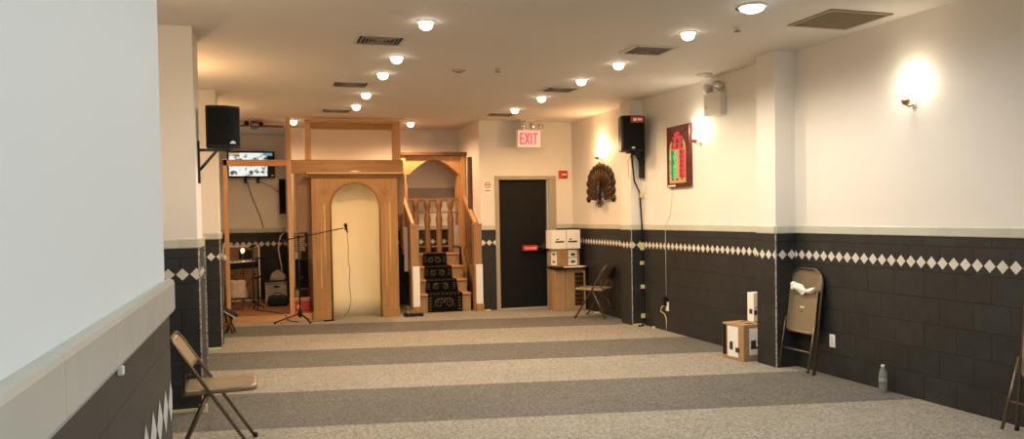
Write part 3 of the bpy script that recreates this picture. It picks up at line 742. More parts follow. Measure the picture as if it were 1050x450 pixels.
# ------------------------------------------------------------------ water bottle
t = thing('water_bottle', 'clear plastic water bottle standing against the dark right wall', 'bottle', (4.885, 5.40, 0))
MB().lathe([(.026, 0), (.032, .006), (.032, .05), (.029, .06), (.032, .07), (.032, .14), (.028, .165), (.014, .195), (.013, .205)], n=20).build('bottle_body', M['water'], t)
MB().lathe([(.015, .205), (.015, .222), (.012, .225)], n=16).build('cap', M['white_pl'], t)
MB().lathe([(.0328, .078), (.0328, .110)], n=20).build('paper_label', M['water'], t)

# ------------------------------------------------------------------ boxes by the right pilaster
def face_label(m, x0, x1, z0, z1, y, marks, mi=0, axis='y'):
    e = .0015
    def bx(a, b_, c_, d_, off, i):
        if axis == 'y': m.box(a, b_, y-off, y-off+.001, c_, d_, i)
        else: m.box(y-off, y-off+.001, a, b_, c_, d_, i)
    bx(x0, x1, z0, z1, e, 0)
    for (a, b_, c_, d_) in marks:
        bx(x0+(x1-x0)*a, x0+(x1-x0)*b_, z0+(z1-z0)*c_, z0+(z1-z0)*d_, e*1.7, 1)
marks = [(.10, .42, .25, .50), (.55, .95, .22, .42), (.15, .3, .52, .60)]
t = thing('cardboard_box', 'brown cardboard box with white printed labels beside the right pilaster', 'box', (4.72, 7.17, 0), radians(7.5))
MB().box(-.13, .13, -.163, .163, 0, .37).build('carton', M['cardboard'], t, bev=.006)
m = MB(); face_label(m, -.06, .11, .06, .33, -.164, [(.12, .5, .3, .55), (.1, .9, .22, .3), (.62, .9, .42, .55)]); m.build('front_label', [M['paper'], M['ink']], t)
m = MB(); m.box(-.1315, -.13, -.08, .08, .03, .34); 
for (a, b_, c_, d_) in ((.0, .05, .10, .17), (-.10, -.04, .08, .13), (-.0, .04, .17, .185)): m.box(-.133, -.1314, a, b_, c_, d_, 1)
m.build('side_label', [M['paper'], M['ink']], t)
MB().box(-.1318, -.13, .10, .155, .04, .35).build('side_tape', M['black'], t)
m = MB(); m.box(-.13, .13, -.004, .004, .370, .3715); m.box(-.03, .04, -.12, -.06, .3695, .3725, 1); m.box(.05, .09, .05, .10, .3695, .3725, 1); m.build('top_seam', [M['cardboard_d'], M['vent_dark']], t)
t = thing('printed_carton', 'small white printed carton standing on cardboard box behind the right pilaster', 'box', (4.893, 7.20, .371), radians(3))
MB().box(-.052, .055, -.04, .065, 0, .30).build('carton', M['paper'], t, bev=.003)
m = MB(); m.box(-.0535, -.052, -.02, .03, .08, .13); m.box(-.045, -.01, -.0415, -.04, .07, .12); m.box(.0, .035, -.0415, -.04, .07, .10); m.box(-.03, .02, -.0415, -.04, .14, .15); m.build('print_marks', M['ink'], t)
t = thing('printed_carton', '', 'box'); bpy.data.objects.remove(t)

# ------------------------------------------------------------------ boxes in the far corner
t = thing('tall_carton', 'tall plain brown carton against door frame under the box pile', 'box', (4.49, 12.0, 0))
MB().box(-.085, .085, -.17, .17, 0, .655).build('carton', M['cardboard'], t, bev=.006); m = MB(); m.box(-.004, .004, -.1715, -.17, 0, .65); m.build('seam', M['cardboard_d'], t)
t = thing('tall_carton', 'tall beige carton with dark window in front of far wall', 'box', (4.745, 11.98, 0))
MB().box(-.165, .165, -.17, .17, 0, .665).build('carton', M['cardboard'], t, bev=.006)
m = MB(); m.box(-.02, .13, -.1715, -.17, .08, .60); m.build('dark_panel', M['black'], t)
m = MB()
for i in range(7):
    for j in range(3): m.box(-.008+j*.044, .022+j*.044, -.173, -.1715, .11+i*.068, .15+i*.068)
m.build('panel_print', M['dark_wood'], t)
o = MB().box(4.38, 5-.06, 11.74, 12.17, .667, .69).build('flat_board', M['black'], bev=.003); tag(o, 'thin dark board lying across the two tall cartons', 'board')
o = MB().prism([(4.52, 11.70), (4.80, 11.68), (4.93, 11.80), (4.90, 12.0), (4.55, 11.95)], .691, .699, 'z').build('paper_sheet', M['paper']); tag(o, 'white paper sheet lying on the thin dark board', 'paper')
t = thing('storage_box', 'brown box with white drawer-style labels stacked on the board', 'box', (4.615, 11.97, .70), radians(14))
MB().box(-.20, .20, -.14, .14, 0, .28).build('carton', M['cardboard_d'], t, bev=.005)
m = MB(); face_label(m, -.02, .15, .02, .26, -.14, [(.3, .75, .62, .78), (.3, .75, .15, .30), (.0, 1, .48, .52)]); m.build('front_label', [M['paper'], M['ink']], t)
m = MB(); m.box(-.2015, -.2, -.08, .08, .02, .26); 
for z in (.06, .18): m.box(-.203, -.2015, -.03, .03, z, z+.03, 1)
m.build('side_label', [M['paper'], M['ink']], t)
m = MB(); m.box(.2, .2015, -.1, .1, .02, .26); m.build('end_panel', M['vent_dark'], t)
t = thing('white_box', 'white printed box topmost of the far corner stack', 'box', (4.59, 11.95, .981))
MB().box(-.235, .235, -.15, .15, 0, .295).build('carton', M['paper'], t, bev=.005)
m = MB()
for x in (-.19, .03): m.box(x, x+.15, -.1515, -.15, .10, .125); m.box(x+.02, x+.06, -.1515, -.15, .14, .16)
m.box(-.003, .003, -.151, -.15, 0, .295); m.build('print_marks', M['ink'], t)

# ------------------------------------------------------------------ prayer niche cabinet (mihrab)
YM = 12.35
t = thing('prayer_niche', 'large carved oak prayer niche with pale arched recess', 'prayer niche', (1.382, YM, 0))
hw, jw, zs = .645, .3675, 1.69
poly = [(-hw, 0), (-jw, 0), (-jw, zs)]
arch = []
for i in range(1, 24):
    a = pi-pi*i/24; arch.append((jw*cos(a), zs+.368*sin(a)))
poly += arch+[(jw, zs), (jw, 0), (hw, 0), (hw, 2.15), (-hw, 2.15)]
MB().prism(poly, 0, .05, 'y').build('front_panel', M['oak'], t, bev=.004)
MB().box(-hw, -hw+.03, .05, 1.2, 0, 2.15).build('side_panel', M['brown_ply'], t); MB().box(hw-.03, hw, .05, 1.2, 0, 2.15).build('side_panel', M['brown_ply'], t)
MB().box(-hw, hw, .05, 1.2, 2.12, 2.15).build('top_panel', M['oak_h'], t)
n = MB(); vs = []; nc = 20; lev = []
zz = [0]+[zs*i/6 for i in range(1, 7)]+[zs+.368*sin(pi/2*i/12) for i in range(1, 13)]
for z in zz:
    h_ = jw if z <= zs else jw*math.sqrt(max(0, 1-((z-zs)/.368)**2)); dpt = .30*(h_/jw)**.7 if h_ > 0 else 0
    for i in range(nc+1):
        a = pi*i/nc; vs.append((-h_*cos(a), .05+dpt*sin(a), z))
n.add(vs, [(j*(nc+1)+i, j*(nc+1)+i+1, (j+1)*(nc+1)+i+1, (j+1)*(nc+1)+i) for j in range(len(zz)-1) for i in range(nc)], 0, True)
n.build('niche_lining', M['cream'], t, solid=.004)
am = MB(); am.tube([(-jw, -.004, .0), (-jw, -.004, zs)]+[(x, -.004, z) for x, z in arch]+[(jw, -.004, zs), (jw, -.004, 0)], .014, 8); am.build('arch_moulding', M['mid_wood'], t)
cr = MB(); cr.prism([(-.0, 2.13), (-.035, 2.14), (-.055, 2.165), (-.10, 2.185), (-.10, 2.215), (.02, 2.215), (.02, 2.13)], -hw-.06, hw+.06, 'x')
co_ = cr.build('cornice', M['oak_h'], t)
m = MB()
for i in range(44): x = -hw-.05+i*(2*hw+.1)/43; m.box(x-.006, x+.006, -.108, -.099, 2.188, 2.206)
m.build('dentil_beads', M['paper'], co_)
gr = MB()
for s_ in (-1, 1):
    x0, x1 = s_*.455, s_*.525
    if x0 > x1: x0, x1 = x1, x0
    gr.tube([(x0, 0, .47), (x1, 0, .47), (x1, 0, 1.75), (x0, 0, 1.75)], .007, 6, closed=True)
    gr.tube([((x0+x1)/2-.02, 0, .49), ((x0+x1)/2-.02, 0, 1.73)], .003, 5); gr.tube([((x0+x1)/2+.02, 0, .49), ((x0+x1)/2+.02, 0, 1.73)], .003, 5)
gr.build('flute_moulding', mat('light_oak_bead', (.62, .40, .19), .4), t)
for s_ in (-1, 1):
    m = MB(); m.tube([(s_*.455+.045*cos(a), -.001, 1.92+.045*sin(a)) for a in [2*pi*i/28 for i in range(28)]], .004, 6, closed=True)
    m.tube([(s_*.455+.02*cos(a), -.001, 1.92+.02*sin(a)) for a in [2*pi*i/20 for i in range(20)]], .003, 5, closed=True); m.build('medallion', M['mid_wood'], t)
MB().box(-hw-.006, -jw-.02, -.012, 0, 0, .13).build('plinth', M['oak'], t, bev=.004); MB().box(jw+.02, hw+.006, -.012, 0, 0, .13).build('plinth', M['oak'], t, bev=.004)
m = MB(); m.prism([(-.09+.18*i/12, 2.215+.022*sin(pi*i/12)) for i in range(13)], -.07, -.06, 'y'); m.build('cornice_crest', M['paper'], co_)
# ------------------------------------------------------------------ wooden partition with open frame
YP = 12.50
t = thing('wooden_partition', 'orange pine stud partition around and above the prayer niche', 'partition', (0, YP, 0))
t2 = t
def part(m, name, mt, par=None, bev=.003): return m.build(name, mt, par or t2, bev=bev)
part(MB().box(-.50, -.44, -.05, .04, .10, 2.42), 'post', M['pine'])
part(MB().box(.40, .465, -.05, .04, .0, ZC-.002), 'post', M['pine'])
part(MB().box(-.50, .40, -.05, .04, 2.315, 2.405), 'rail', M['pine_h'])
part(MB().box(.668, .757, -.05, .04, 2.41, 3.005), 'post', M['pine'])
part(MB().box(1.985, 2.105, -.05, .04, 2.41, 3.005), 'post', M['pine'])
part(MB().box(.757, 1.985, -.03, .04, 2.875, 2.965), 'rail', M['oak_h'])
part(MB().box(.668, 2.105, -.07, .05, 2.965, 3.01), 'rail', M['pine_h'])
part(MB().box(.465, 2.15, -.02, .03, 2.205, 2.412), 'wide_board', M['oak_h'])
part(MB().box(.49, .735, -.0, .03, 1.33, 2.205), 'side_board', M['brown_ply'])
part(MB().box(.495, .51, -.03, .0, 1.33, 2.205), 'edge_strip', M['pine'])
part(MB().prism([(2.03, 1.62), (2.08, 1.55), (2.14, 1.62), (2.17, 1.9), (2.17, 2.205), (2.03, 2.205)], 0, .03, 'y'), 'side_board', M['brown_ply'])

# ------------------------------------------------------------------ pulpit (minbar)
t = thing('wooden_pulpit', 'wooden stepped pulpit with turned newels and pointed arch canopy', 'pulpit', (2.80, 12.55, 0))
def S(m, name, mt, par=None, bev=.003): return m.build(name, mt, par or t, bev=bev)
# steps: nosing z, width and depth taken outwards to back
steps = [(.0, .295, .00, .24), (.0, .50, .24, .48), (.0, .705, .48, .72), (.0, .91, .72, 1.10)]
for i, (z0, z1, y0, y1) in enumerate(steps):
    S(MB().box(-.40, .42, y0+.02, min(y1+.02, 1.1), 0, z1-.028), 'riser', M['cardboard'])
    S(MB().box(-.40, .42, y0-.015, y1+.02, z1-.028, z1), 'tread', M['pine_h'])
# newel posts
for s_, x in ((-1, -.505), (1, .515)):
    nw = S(MB().box(x-.065, x+.065, -.13, 0, 0, 1.39), 'newel_post', M['newel'])
    MB().box(x-.072, x+.072, -.137, .007, 1.365, 1.40).build('newel_cap', M['newel'], nw, bev=.006)
    MB().box(x-.045, x+.065, -.165, -.13, .12, .75).build('white_sleeve', M['white_pl'], nw, bev=.003)
    MB().box(x-.05, x+.075, -.175, -.13, 0, .12).build('newel_base', M['oak'], nw, bev=.003)
    # raking handrail, rear post
    S(MB().bar((x, .0, 1.40), (x-.03*0-(.02 if s_ < 0 else -.01), .78, 1.86), .055, .05), 'handrail', M['pine'])
    S(MB().box(x-.04, x+.04, .74, .84, .9 if s_ < 0 else 0, 2.55), 'canopy_post', M['pine'])
    S(MB().bar((x, .0, .36), (x, .74, .98), .05, .12), 'side_stringer', M['mid_wood'])
    for k in range(5):
        yy = .08+k*.14; zlow = .36+(.62/.74)*yy+.05; zhi = 1.40+(.46/.78)*yy-.03
        S(MB().lathe([(.018, zlow), (.018, zlow+.1), (.026, zlow+.2), (.014, zlow+.32), (.024, zlow+(zhi-zlow)*.7), (.016, zhi)], c=(x, yy, 0), n=10), 'baluster', M['mid_wood'])
# back balustrade behind the seat
S(MB().box(.36, .47, .93, .95, .91, 1.37), 'end_board', M['stripe_grey']); S(MB().box(-.63, -.575, .12, .14, .66, 1.36), 'end_board', M['stripe_grey'])
S(MB().box(-.46, .47, .88, .92, 1.80, 1.84), 'top_rail', M['mid_wood']); S(MB().box(-.46, .47, .88, .92, 1.585, 1.605), 'mid_rail', M['mid_wood'])
S(MB().box(-.46, .47, .88, .92, 1.005, 1.03), 'bottom_rail', M['mid_wood'])
for k in range(4):
    x = -.29+k*.20
    S(MB().lathe([(.045, .91), (.052, 1.0), (.052, 1.22), (.044, 1.33), (.058, 1.48), (.040, 1.58), (.034, 1.64), (.056, 1.70), (.056, 1.80)], c=(x, .90, 0), n=12), 'back_baluster', M['mid_wood'])
# arch canopy
ax, aw, zsp, zap = 0.02, .435, 2.23, 2.49
pl = [(ax-.54, 2.55), (ax-.54, zsp), (ax-aw, zsp)]
for i in range(1, 12):
    u = i/12; pl.append((ax-aw+aw*u, zsp+(zap-zsp)*(sin(u*pi/2)*.86+.14*u)))
pl.append((ax, zap))
for i in range(11, 0, -1):
    u = i/12; pl.append((ax+aw-aw*u, zsp+(zap-zsp)*(sin(u*pi/2)*.86+.14*u)))
pl += [(ax+aw, zsp), (ax+.56, zsp), (ax+.56, 2.55)]
S(MB().prism(pl, .78, 1.16, 'y'), 'arch_panel', M['pine'])
S(MB().box(ax-.60, ax+.60, .70, 1.2, 2.55, 2.61), 'canopy_roof', M['dark_wood'])
for x in (-.47, .50): S(MB().box(x-.045, x+.045, .86, 1.16, 1.0, 2.23), 'rear_post', M['pine'])
# runner carpet down the steps
rn = MB(); prof = []
y = -.012; 
P_ = [(-.03, 0.003), (-.025, .29), (-.03, .30)]
for i, (z0, z1, y0, y1) in enumerate(steps):
    P_ += [(y0-.022, z1-.03), (y0-.022, z1+.006), (y1-.03 if i < 3 else y1-.4, z1+.006)]
P_ = [(-.022, .004)]+P_[3:]
w_ = [.30]+[.30, .30, .29]+[.27, .27, .25]+[.24, .24, .22]+[.21, .21, .20]
vs = []
for (yy, zz_), ww in zip(P_, w_): vs += [(-.03-ww*.86, yy, zz_), (-.03+ww, yy, zz_)]
rn.add(vs, [(2*i, 2*i+1, 2*i+3, 2*i+2) for i in range(len(P_)-1)])
run = rn.build('stair_runner', M['rug_black'], t, solid=.006)
pt = MB()
for i, (z0, z1, y0, y1) in enumerate(steps):
    zb_ = 0.03 if i == 0 else steps[i-1][1]+.02; zt_ = z1-.035; ww = w_[1+3*i]-.02; yy = y0-.028; h_ = zt_-zb_
    for s_ in (-1, 1):
        x = -.03+s_*ww*.93-(.0 if s_ > 0 else -.04*0)
        x = (-.03-ww*.80) if s_ < 0 else (-.03+ww*.90)
        for k in range(5): pt.box(x-.022, x+.022, yy-.002, yy, zb_+h_*(k+.1)/5, zb_+h_*(k+.55)/5)
    # leafy scrolls
    for (cx_, sg) in ((-.03-ww*.30, 1), (-.03+ww*.30, -1)):
        r_ = h_*.36
        pt.tube([(cx_+sg*r_*(1-q/22)*cos(q*.55+i), yy, zb_+h_*.5+r_*(1-q/22)*sin(q*.55+i)) for q in range(20)], [.011-.0003*q for q in range(20)], 5)
        pt.tube([(cx_-sg*r_*1.1, yy, zb_+h_*.2), (cx_-sg*r_*.4, yy, zb_+h_*.75), (cx_+sg*r_*1.3, yy, zb_+h_*.85)], [.004, .012, .003], 5)
    for k in range(8): x = -.03-ww*.8+ww*1.65*k/7; pt.box(x-.015, x+.02, yy-.004, yy, z1-.01, z1+.004)
pt.build('runner_pattern', M['rug_gold'], run)

# pale posts / painted band on the alcove wall behind the pulpit
struct(MB().box(.60, 3.362, 13.885, 13.9, 1.80, 2.03).build('trim_90', M['grey_band']))
o = MB().box(3.30, 3.36, 12.9, 12.96, 0, 2.5); o = o.build('trim_91', M['dark_wood']); struct(o)

# box on the floor left of pulpit
t = thing('shoe_tray', 'low black tray with pale items at the foot of the pulpit', 'tray', (2.22, 12.22, 0))
MB().box(-.15, .14, -.08, .06, 0, .045).build('tray', M['black'], t, bev=.006)
o = None
for k in range(5):
    MB().box(-.10+k*.045, -.075+k*.045, -.05, .03, .045, .085+.012*(k % 2)).build('tray_divider', M['cardboard'], t, bev=.003)

# ------------------------------------------------------------------ microphone on boom stand
t = thing('microphone_stand', 'black tripod microphone stand with long boom before the niche', 'microphone stand', (.53, 12.20, 0))
MB().tube([(0, 0, .12), (0, 0, 1.27)], .011, 10).build('pole', M['black_metal'], t)
for (dx, dy) in ((-.36, -.05), (.13, -.22), (.12, .17)):
    m = MB(); m.tube([(0, 0, .13), (dx, dy, .02)], .010, 8); m.lathe([(.016, 0), (.016, .03)], c=(dx, dy, .0), n=8); m.build('leg', M['black_metal'], t)
MB().lathe([(.012, .07), (.03, .09), (.03, .16), (.014, .2)], n=12).build('hub', M['black'], t)
MB().lathe([(.02, -.03), (.024, 0), (.02, .03)], c=(0, 0, 1.26), axis=(0, 1, 0), n=12).build('clutch', M['black'], t)
MB().tube([(-.19, 0, 1.215), (.66, 0, 1.375)], .008, 8).build('boom', M['black_metal'], t)
MB().lathe([(.016, 0), (.016, .09)], c=(-.27, 0, 1.20), axis=(1, 0, .18), n=10).build('counterweight', M['black'], t)
m = MB(); m.tube([(.67, 0, 1.36), (.70, 0, 1.36)], .014, 8); m.lathe([(.010, -.06), (.014, .02), (.022, .03), (.026, .06), (.018, .085), (.004, .09)], c=(.70, 0, 1.36), axis=(-.25, -.15, 1), n=14); m.build('microphone', M['black'], t)
m = MB(); m.T = Matrix.Translation((-.53, -12.20, 0)); m.tube([(1.235, 12.195, 1.31), (1.25, 12.2, 1.1), (1.245, 12.2, .9), (1.265, 12.2, .75), (1.25, 12.2, .55), (1.275, 12.2, .30), (1.24, 12.2, .14), (1.16, 12.2, .04), (1.05, 12.2, .008), (.85, 12.18, .007), (.66, 12.15, .007)], .005, 6); m.build('microphone_cable', M['chair_tube'], t)
o = MB().tube([(.86, 12.13, .013), (.95, 12.13, .013), (1.02, 12.15, .013)], .012, 6).build('cable_coil', M['black']); tag(o, 'dark bundle of cable on carpet before the niche', 'cable')

# ------------------------------------------------------------------ stage: television and fan
t = thing('television', 'flat television showing a black and white picture above stage', 'television', (-.125, 15.02, 2.27))
MB().box(-.40, .40, -.03, .03, 0, .47).build('tv_case', M['black'], t, bev=.006)
def screen_mat():
    m = bpy.data.materials.new('tv_screen'); m.use_nodes = True; nt = m.node_tree; b = nt.nodes['Principled BSDF']; L = nt.links.new
    tc = nt.nodes.new('ShaderNodeTexCoord'); n = nt.nodes.new('ShaderNodeTexNoise'); n.inputs['Scale'].default_value = 13; n.inputs['Detail'].default_value = 3
    L(tc.outputs['Object'], n.inputs['Vector']); r = nt.nodes.new('ShaderNodeValToRGB'); e = r.color_ramp.elements
    e[0].position = .36; e[0].color = (.02, .025, .03, 1); e[1].position = .50; e[1].color = (.9, .93, .9, 1)
    L(n.outputs['Fac'], r.inputs['Fac']); L(r.outputs['Color'], b.inputs['Emission Color']); b.inputs['Emission Strength'].default_value = .95; b.inputs['Base Color'].default_value = (.01, .01, .01, 1); b.inputs['Roughness'].default_value = .2
    return m
m = MB(); m.box(-.375, .27, -.034, -.029, .03, .44, 0); m.box(.20, .36, -.036, -.033, .39, .44, 1); m.box(-.375, -.20, -.036, -.033, .40, .44, 2); m.box(.335, .375, -.036, -.033, .03, .05, 3)
m.build('tv_screen', [screen_mat(), mat('tv_blue', (.1, .3, .5), .3, emit=(.15, .45, .7), es=.6), mat('tv_olive', (.5, .5, .2), .3, emit=(.6, .6, .3), es=.6), M['white_pl']], t)
m = MB(); m.box(-.13, -.08, -.01, .078, -.09, .05); m.box(.08, .13, -.01, .078, -.09, .05); m.build('wall_mount', M['black'], t)
o = MB().tube([(-.20, 15.08, 2.2), (-.12, 15.08, 1.9), (0, 15.08, 1.6), (.05, 15.08, 1.38)], .006, 5).build('television_cable', M['chair_tube']); tag(o, 'thin cable trailing down wall below the television', 'cable')
o = MB().tube([(.02, 15.08, 2.2), (.2, 15.08, 2.12), (.34, 15.08, 2.0)], .005, 5).build('television_cable', M['chair_tube']); tag(o, 'thin cable from the television towards the black wall box', 'cable')
t = thing('ceiling_fan', 'dark blade ceiling fan above the stage', 'ceiling fan', (-.04, 13.1, ZC))
MB().lathe([(.05, 0), (.05, -.015), (.02, -.02), (.02, -.03), (.07, -.04), (.08, -.085), (.05, -.10)], n=20).build('motor', M['dark_wood'], t)
for a in (.02, .02+pi/2, .02+pi, .02+3*pi/2):
    m = MB(); m.T = Matrix.Rotation(a, 4, 'Z'); m.box(.09, .42, -.055, .055, -.085, -.060); m.build('blade', M['dark_wood'], t, bev=.004)
for a in (.9, 3.4):
    m = MB(); m.lathe([(.012, 0), (.035, .04), (.04, .07)], c=(.09*cos(a), .09*sin(a), -.05), axis=(cos(a), sin(a), .3), n=12); m.build('lamp_cup', M['black'], t)
# black narrow wall box at the right of the television
t = thing('column_loudspeaker', 'narrow black wall loudspeaker to the right of the television', 'speaker', (.385, 14.88, 1.62))
MB().box(-.05, .055, -.09, .09, 0, .62).build('cabinet', M['black'], t, bev=.01); MB().box(-.04, .045, -.094, -.089, .03, .59).build('grille', M['black_grille'], t)

M['clip_bulb'] = mat('clip_lamp_bulb', (1, .8, .5), .4, emit=(1, .55, .25), es=1.6)  # emissive colour standing in for a lamp's reflection
# framed brown board leaning on back wall
t = thing('framed_board', 'large brown board in white frame leaning behind the keyboard', 'board', (-.33, 14.86, .10)); t.rotation_euler = (radians(-4), 0, 0)
MB().box(-.29, .29, -.008, .008, .0, .95).build('board', M['board'], t)
m = MB(); m.box(-.31, -.285, -.016, .012, 0, .97); m.box(.285, .31, -.016, .012, 0, .97); m.box(-.31, .31, -.016, .012, .95, .975); m.box(-.31, .31, -.016, .012, 0, .02); m.build('frame', M['white_pl'], t)
m = MB(); m.box(-.04, .20, -.011, -.008, .72, .90); m.build('glossy_sheet', M['black'], t)
# glow of a lamp reflected in the board, added as a lit shape
t = thing('clip_lamp', 'small lit clip lamp glowing in front of the brown board', 'lamp', (-.30, 14.60, .97))
MB().lathe([(.012, -.05), (.03, -.02), (.045, .03)], n=14).build('lamp_cup', M['white_pl'], t); MB().lathe([(.004, .0), (.028, .015), (.034, .04), (.02, .065), (.003, .07)], n=14).build('bulb', M['clip_bulb'], t)
MB().tube([(0, .0, -.05), (0, .02, -.4), (.0, .04, -.87)], .007, 6).build('stem', M['black_metal'], t)
l = bpy.data.lights.new('clip_lamp_light', 'POINT'); l.energy = 1.2; l.color = WARMER; l.shadow_soft_size = .03; lo = bpy.data.objects.new('clip_lamp_light', l); COL.objects.link(lo); lo.location = (-.30, 14.52, 1.02)  # point light added for the reflected glow, no lamp stands here

# keyboard on its stand
t = thing('electronic_keyboard', 'dark electronic keyboard resting on its stand', 'keyboard', (-.33, 14.05, .755), radians(8)); t.rotation_euler = (radians(7), radians(-2), radians(8))
MB().box(-.26, .27, -.13, .13, -.02, .085).build('keyboard_case', M['black'], t, bev=.01)
m = MB(); m.box(-.22, .22, -.12, -.01, .085, .094); m.build('white_keys', M['white_pl'], t)
m = MB()
for k in range(22):
    if k % 7 in (2, 6): continue
    m.box(-.205+k*.0195, -.195+k*.0195, -.075, -.01, .094, .102)
m.build('black_keys', M['black'], t); MB().box(-.2, .2, .02, .11, .085, .09).build('control_panel', M['cloth_g'], t)
t = thing('keyboard_stand', 'thin black crossed stand under the electronic keyboard', 'stand', (-.30, 14.05, .10)); t.scale = (1, 1, .77)
m = MB(); m.tube([(-.20, -.12, 0), (.20, -.12, .68)], .008, 8); m.build('leg', M['black_metal'], t)
m = MB(); m.tube([(.20, .12, 0), (-.20, .12, .68)], .008, 8); m.build('leg', M['black_metal'], t)
m = MB(); m.tube([(-.02, -.14, .705), (-.02, .14, .705)], .012, 8); m.tube([(-.20, .12, .68), (-.20, -.12, .705)], .012, 8); m.tube([(.20, -.12, .68), (.20, .12, .705)], .012, 8); m.tube([(0, -.12, .34), (0, .12, .34)], .012, 8); m.build('cross_bar', M['black_metal'], t)
m = MB(); m.tube([(-.20, -.16, 0), (-.20, .12, 0)], .012, 8); m.tube([(.20, -.14, 0), (.20, .14, 0)], .012, 8); m.build('foot', M['black_metal'], t)
# second thin stand right of keyboard
def thin_stand(x, y, h, lab):
    t = thing('music_stand', lab, 'stand', (x, y, .10), group='slim stands on the stage')
    MB().tube([(0, 0, .05), (0, 0, h)], .009, 8).build('pole', M['black_metal'], t)
    for a in (0.4, 2.5, 4.6): MB().tube([(0, 0, .12), (.10*cos(a), .10*sin(a), .005)], .008, 6).build('leg', M['black_metal'], t)
    MB().bar((-.05, 0, h), (.06, -.02, h+.03), .02, .03).build('holder', M['black_metal'], t)
thin_stand(-.06, 13.3, .50, 'slim black stand right of the stage keyboard')
thin_stand(-.05, 14.35, .75, 'slim dark upright stand between brown board and white case')
thin_stand(-.13, 13.75, .98, 'slim dark stand standing behind the keyboard')
# draped seat
t = thing('draped_stool', 'small stool under crumpled beige cloth below the keyboard', 'stool', (-.38, 13.45, .10))
m = MB(); vs = []; N = 20; K = 7
for j in range(K):
    for i in range(N):
        a = 2*pi*i/N; r = .05+.03*j*(1 if j < 4 else .75)+(.02*sin(a*5+j) if j > 2 else 0); r = min(r, .17+.015*sin(5*a)); z = .46-(0 if j < 4 else (j-3)*.09)+.008*sin(a*3)
        vs.append((r*cos(a)*1.0, r*sin(a), z))
m.add(vs, [(j*N+i, j*N+(i+1) % N, (j+1)*N+(i+1) % N, (j+1)*N+i) for j in range(K-1) for i in range(N)]+[tuple(range(N))], 0, True); m.build('cloth_cover', M['cloth_b'], t, solid=.006, sub=1)
for a in (.8, 2.4, 3.9, 5.5): MB().tube([(.09*cos(a), .09*sin(a), .44), (.13*cos(a), .13*sin(a), 0)], .013, 8).build('leg', M['mid_wood'], t)
# white case, cloth, bag
t = thing('white_equipment_case', 'off white equipment case standing at the back of stage', 'case', (.245, 14.35, .10))
MB().box(-.19, .17, -.16, .16, 0, .33).build('case_body', M['cloth_g'] if False else mat('off_white_case', (.42, .40, .34), .6), t, bev=.015)
MB().box(-.195, .175, -.165, .165, .33, .365).build('case_lid', mat('case_lid', (.50, .47, .40), .6), t, bev=.01)
m = MB(); m.box(-.05, .04, -.175, -.16, .27, .30); m.build('latch', M['black_metal'], t)
o = MB().bar((.03, 14.17, .50), (.43, 14.17, .505), .02, .025).build('black_rod', M['black_metal']); o.location = (0, 0, -.022+.0); tag(o, 'thin black rod lying on the front of the white case', 'rod')
m = MB(); vs = []; N = 24; K = 8
for j in range(K):
    ph_ = pi/2*j/(K-1)
    for i in range(N):
        a = 2*pi*i/N; q = 1+.10*sin(3*a+j)+.05*sin(7*a)
        vs.append((.27+.15*cos(ph_)*cos(a)*q, 14.38+.13*cos(ph_)*sin(a)*q, .468+.17*sin(ph_)*(1+.15*sin(a*2))))
m.add(vs, [(j*N+i, j*N+(i+1) % N, (j+1)*N+(i+1) % N, (j+1)*N+i) for j in range(K-1) for i in range(N)]+[tuple(range(N))], 0, True)
o = m.build('folded_blanket', M['cloth_g'], sub=1); tag(o, 'grey crumpled blanket piled on top of the white case', 'blanket')
t = thing('black_bag', 'black soft bag on the stage floor before the white case', 'bag', (.245, 13.75, .10))
m = MB(); m.prism([(-.15, 0), (.15, 0), (.165, .06), (.155, .15), (.10, .175), (-.09, .18), (-.15, .15), (-.165, .06)], -.09, .09, 'y'); m.build('bag_body', M['black'], t, bev=.03)
MB().tube([(-.07, -.02, .17), (-.05, -.02, .215), (.05, -.02, .215), (.07, -.02, .17)], .008, 6).build('handle', M['black'], t)
# right bay: printed card, black speaker, red box
t = thing('notice_board', 'small dark board with pale rows of lettering behind boom stand', 'panel', (.60, 13.30, 1.0))
MB().box(-.085, .085, -.01, .01, 0, .30).build('panel_board', M['brown_ply'], t)
m = MB(); random.seed(5)
for r_ in range(8):
    x = -.07
    while x < .065:
        w2 = random.uniform(.006, .018)
        m.box(x, min(x+w2, .075), -.0125, -.010, .02+r_*.034, .02+r_*.034+.022); x += w2+random.uniform(.006, .014)
m.build('letter_rows', M['paper'], t)
m = MB(); m.box(-.015, .015, -.01, .012, -.42, 0); m.build('support_post', M['brown_ply'], t)
t = thing('floor_loudspeaker', 'black box loudspeaker on shelf behind the microphone stand', 'speaker', (.60, 13.15, .43))
MB().box(-.085, .11, -.10, .10, 0, .46).build('cabinet', M['black'], t, bev=.01); MB().box(-.075, .10, -.104, -.099, .02, .44).build('grille', M['black_grille'], t)
MB().lathe([(.035, 0), (.03, .008), (.003, .01)], c=(.01, -.104, .16), axis=(0, -1, 0), n=16).build('driver', M['black_metal'], t)
t = thing('side_shelf', 'low dark open shelf under the black box loudspeaker', 'shelf', (.60, 13.15, .10))
MB().box(-.11, .125, -.12, .12, .305, .33).build('shelf_top', M['dark_wood'], t)
for x in (-.10, .115):
    for y in (-.11, .11): MB().box(x-.01, x+.01, y-.01, y+.01, 0, .305).build('leg', M['dark_wood'], t)
t = thing('red_box', 'low bright red box with yellow round print on stage floor', 'box', (.56, 12.86, .10))
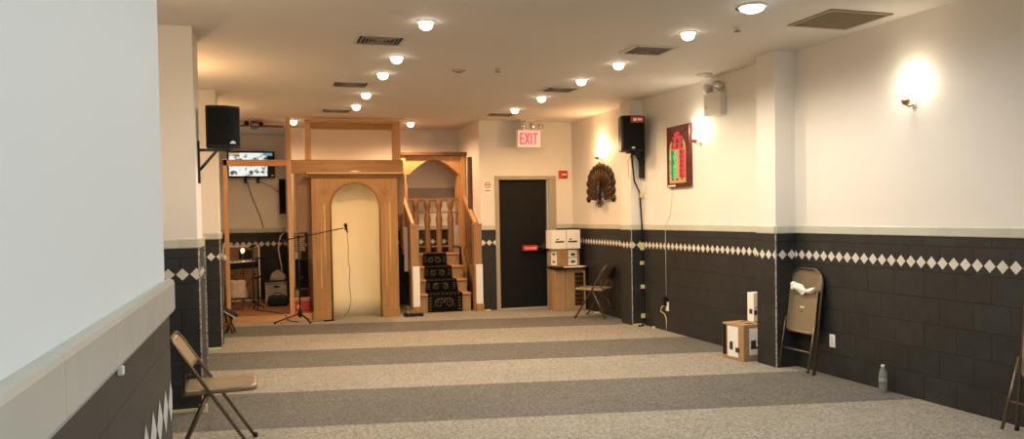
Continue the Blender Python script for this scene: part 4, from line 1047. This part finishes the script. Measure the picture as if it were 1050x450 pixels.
MB().box(-.15, .15, -.08, .08, 0, .16).build('box_body', mat('red_card', (.50, .045, .03), .5), t, bev=.006); MB().box(-.155, .155, -.085, .085, .16, .20).build('box_lid', mat('pale_lid', (.50, .30, .20), .5), t, bev=.005)
m = MB(); m.lathe([(.035, 0), (.033, .002)], c=(-.02, -.081, .07), axis=(0, -1, 0), n=18); m.build('round_print', mat('yellow_print', (.75, .45, .15), .5), t)
# cable on stage
o = MB().tube([(-.1, 13.2, .107), (.1, 12.9, .107), (.25, 12.6, .107), (.33, 12.44, .09), (.36, 12.42, .02), (.42, 12.3, .008), (.50, 12.22, .007)], .006, 6).build('stage_cable', M['black']); tag(o, 'black cable running over the stage edge to microphone stand', 'cable')
# white stand-up object beside right post
o = MB().tube([(.37, 14.98, .2), (.36, 14.98, .6), (.30, 14.98, 1.0), (.34, 14.98, 1.22), (.42, 14.98, 1.30)], .012, 6).build('white_hanging_cord', M['white_pl']); tag(o, 'white cord hanging on dark tiles behind the partition post', 'cord')

# book stand in front of stage, left edge
t = thing('book_stand', 'dark folding book stand with tilted top beside second left pillar', 'book stand', (-.42, 11.45, 0), radians(-8))
m = MB(); m.bar((-.13, 0, .36), (.09, 0, .22), .26, .022, up=(0, 0, 1)); m.build('tilted_top', M['black'], t)
m = MB(); m.bar((-.12, -.132, .352), (.10, -.132, .212), .006, .018); m.build('top_edge', M['silver'], t)
for y in (-.09, .09):
    MB().tube([(-.06, y, .30), (.05, y, 0)], .013, 8).build('leg', M['dark_wood'], t); MB().tube([(.03, y, .24), (-.05, y, 0)], .013, 8).build('leg', M['dark_wood'], t)
MB().tube([(-.01, -.09, .14), (-.01, .09, .14)], .009, 6).build('cross_bar', M['dark_wood'], t)
t = thing('coat_stand', 'dark narrow stand with pale knob close behind second left pillar', 'stand', (-.50, 12.2, 0))
MB().tube([(0, 0, .05), (0, 0, .95)], .018, 8).build('pole', M['dark_wood'], t); MB().lathe([(.02, 0), (.045, .03), (.03, .08), (.005, .1)], c=(0, 0, .93), n=12).build('knob', M['stripe_grey'], t); MB().lathe([(.10, 0), (.09, .02), (.02, .05)], n=16).build('base', M['dark_wood'], t)
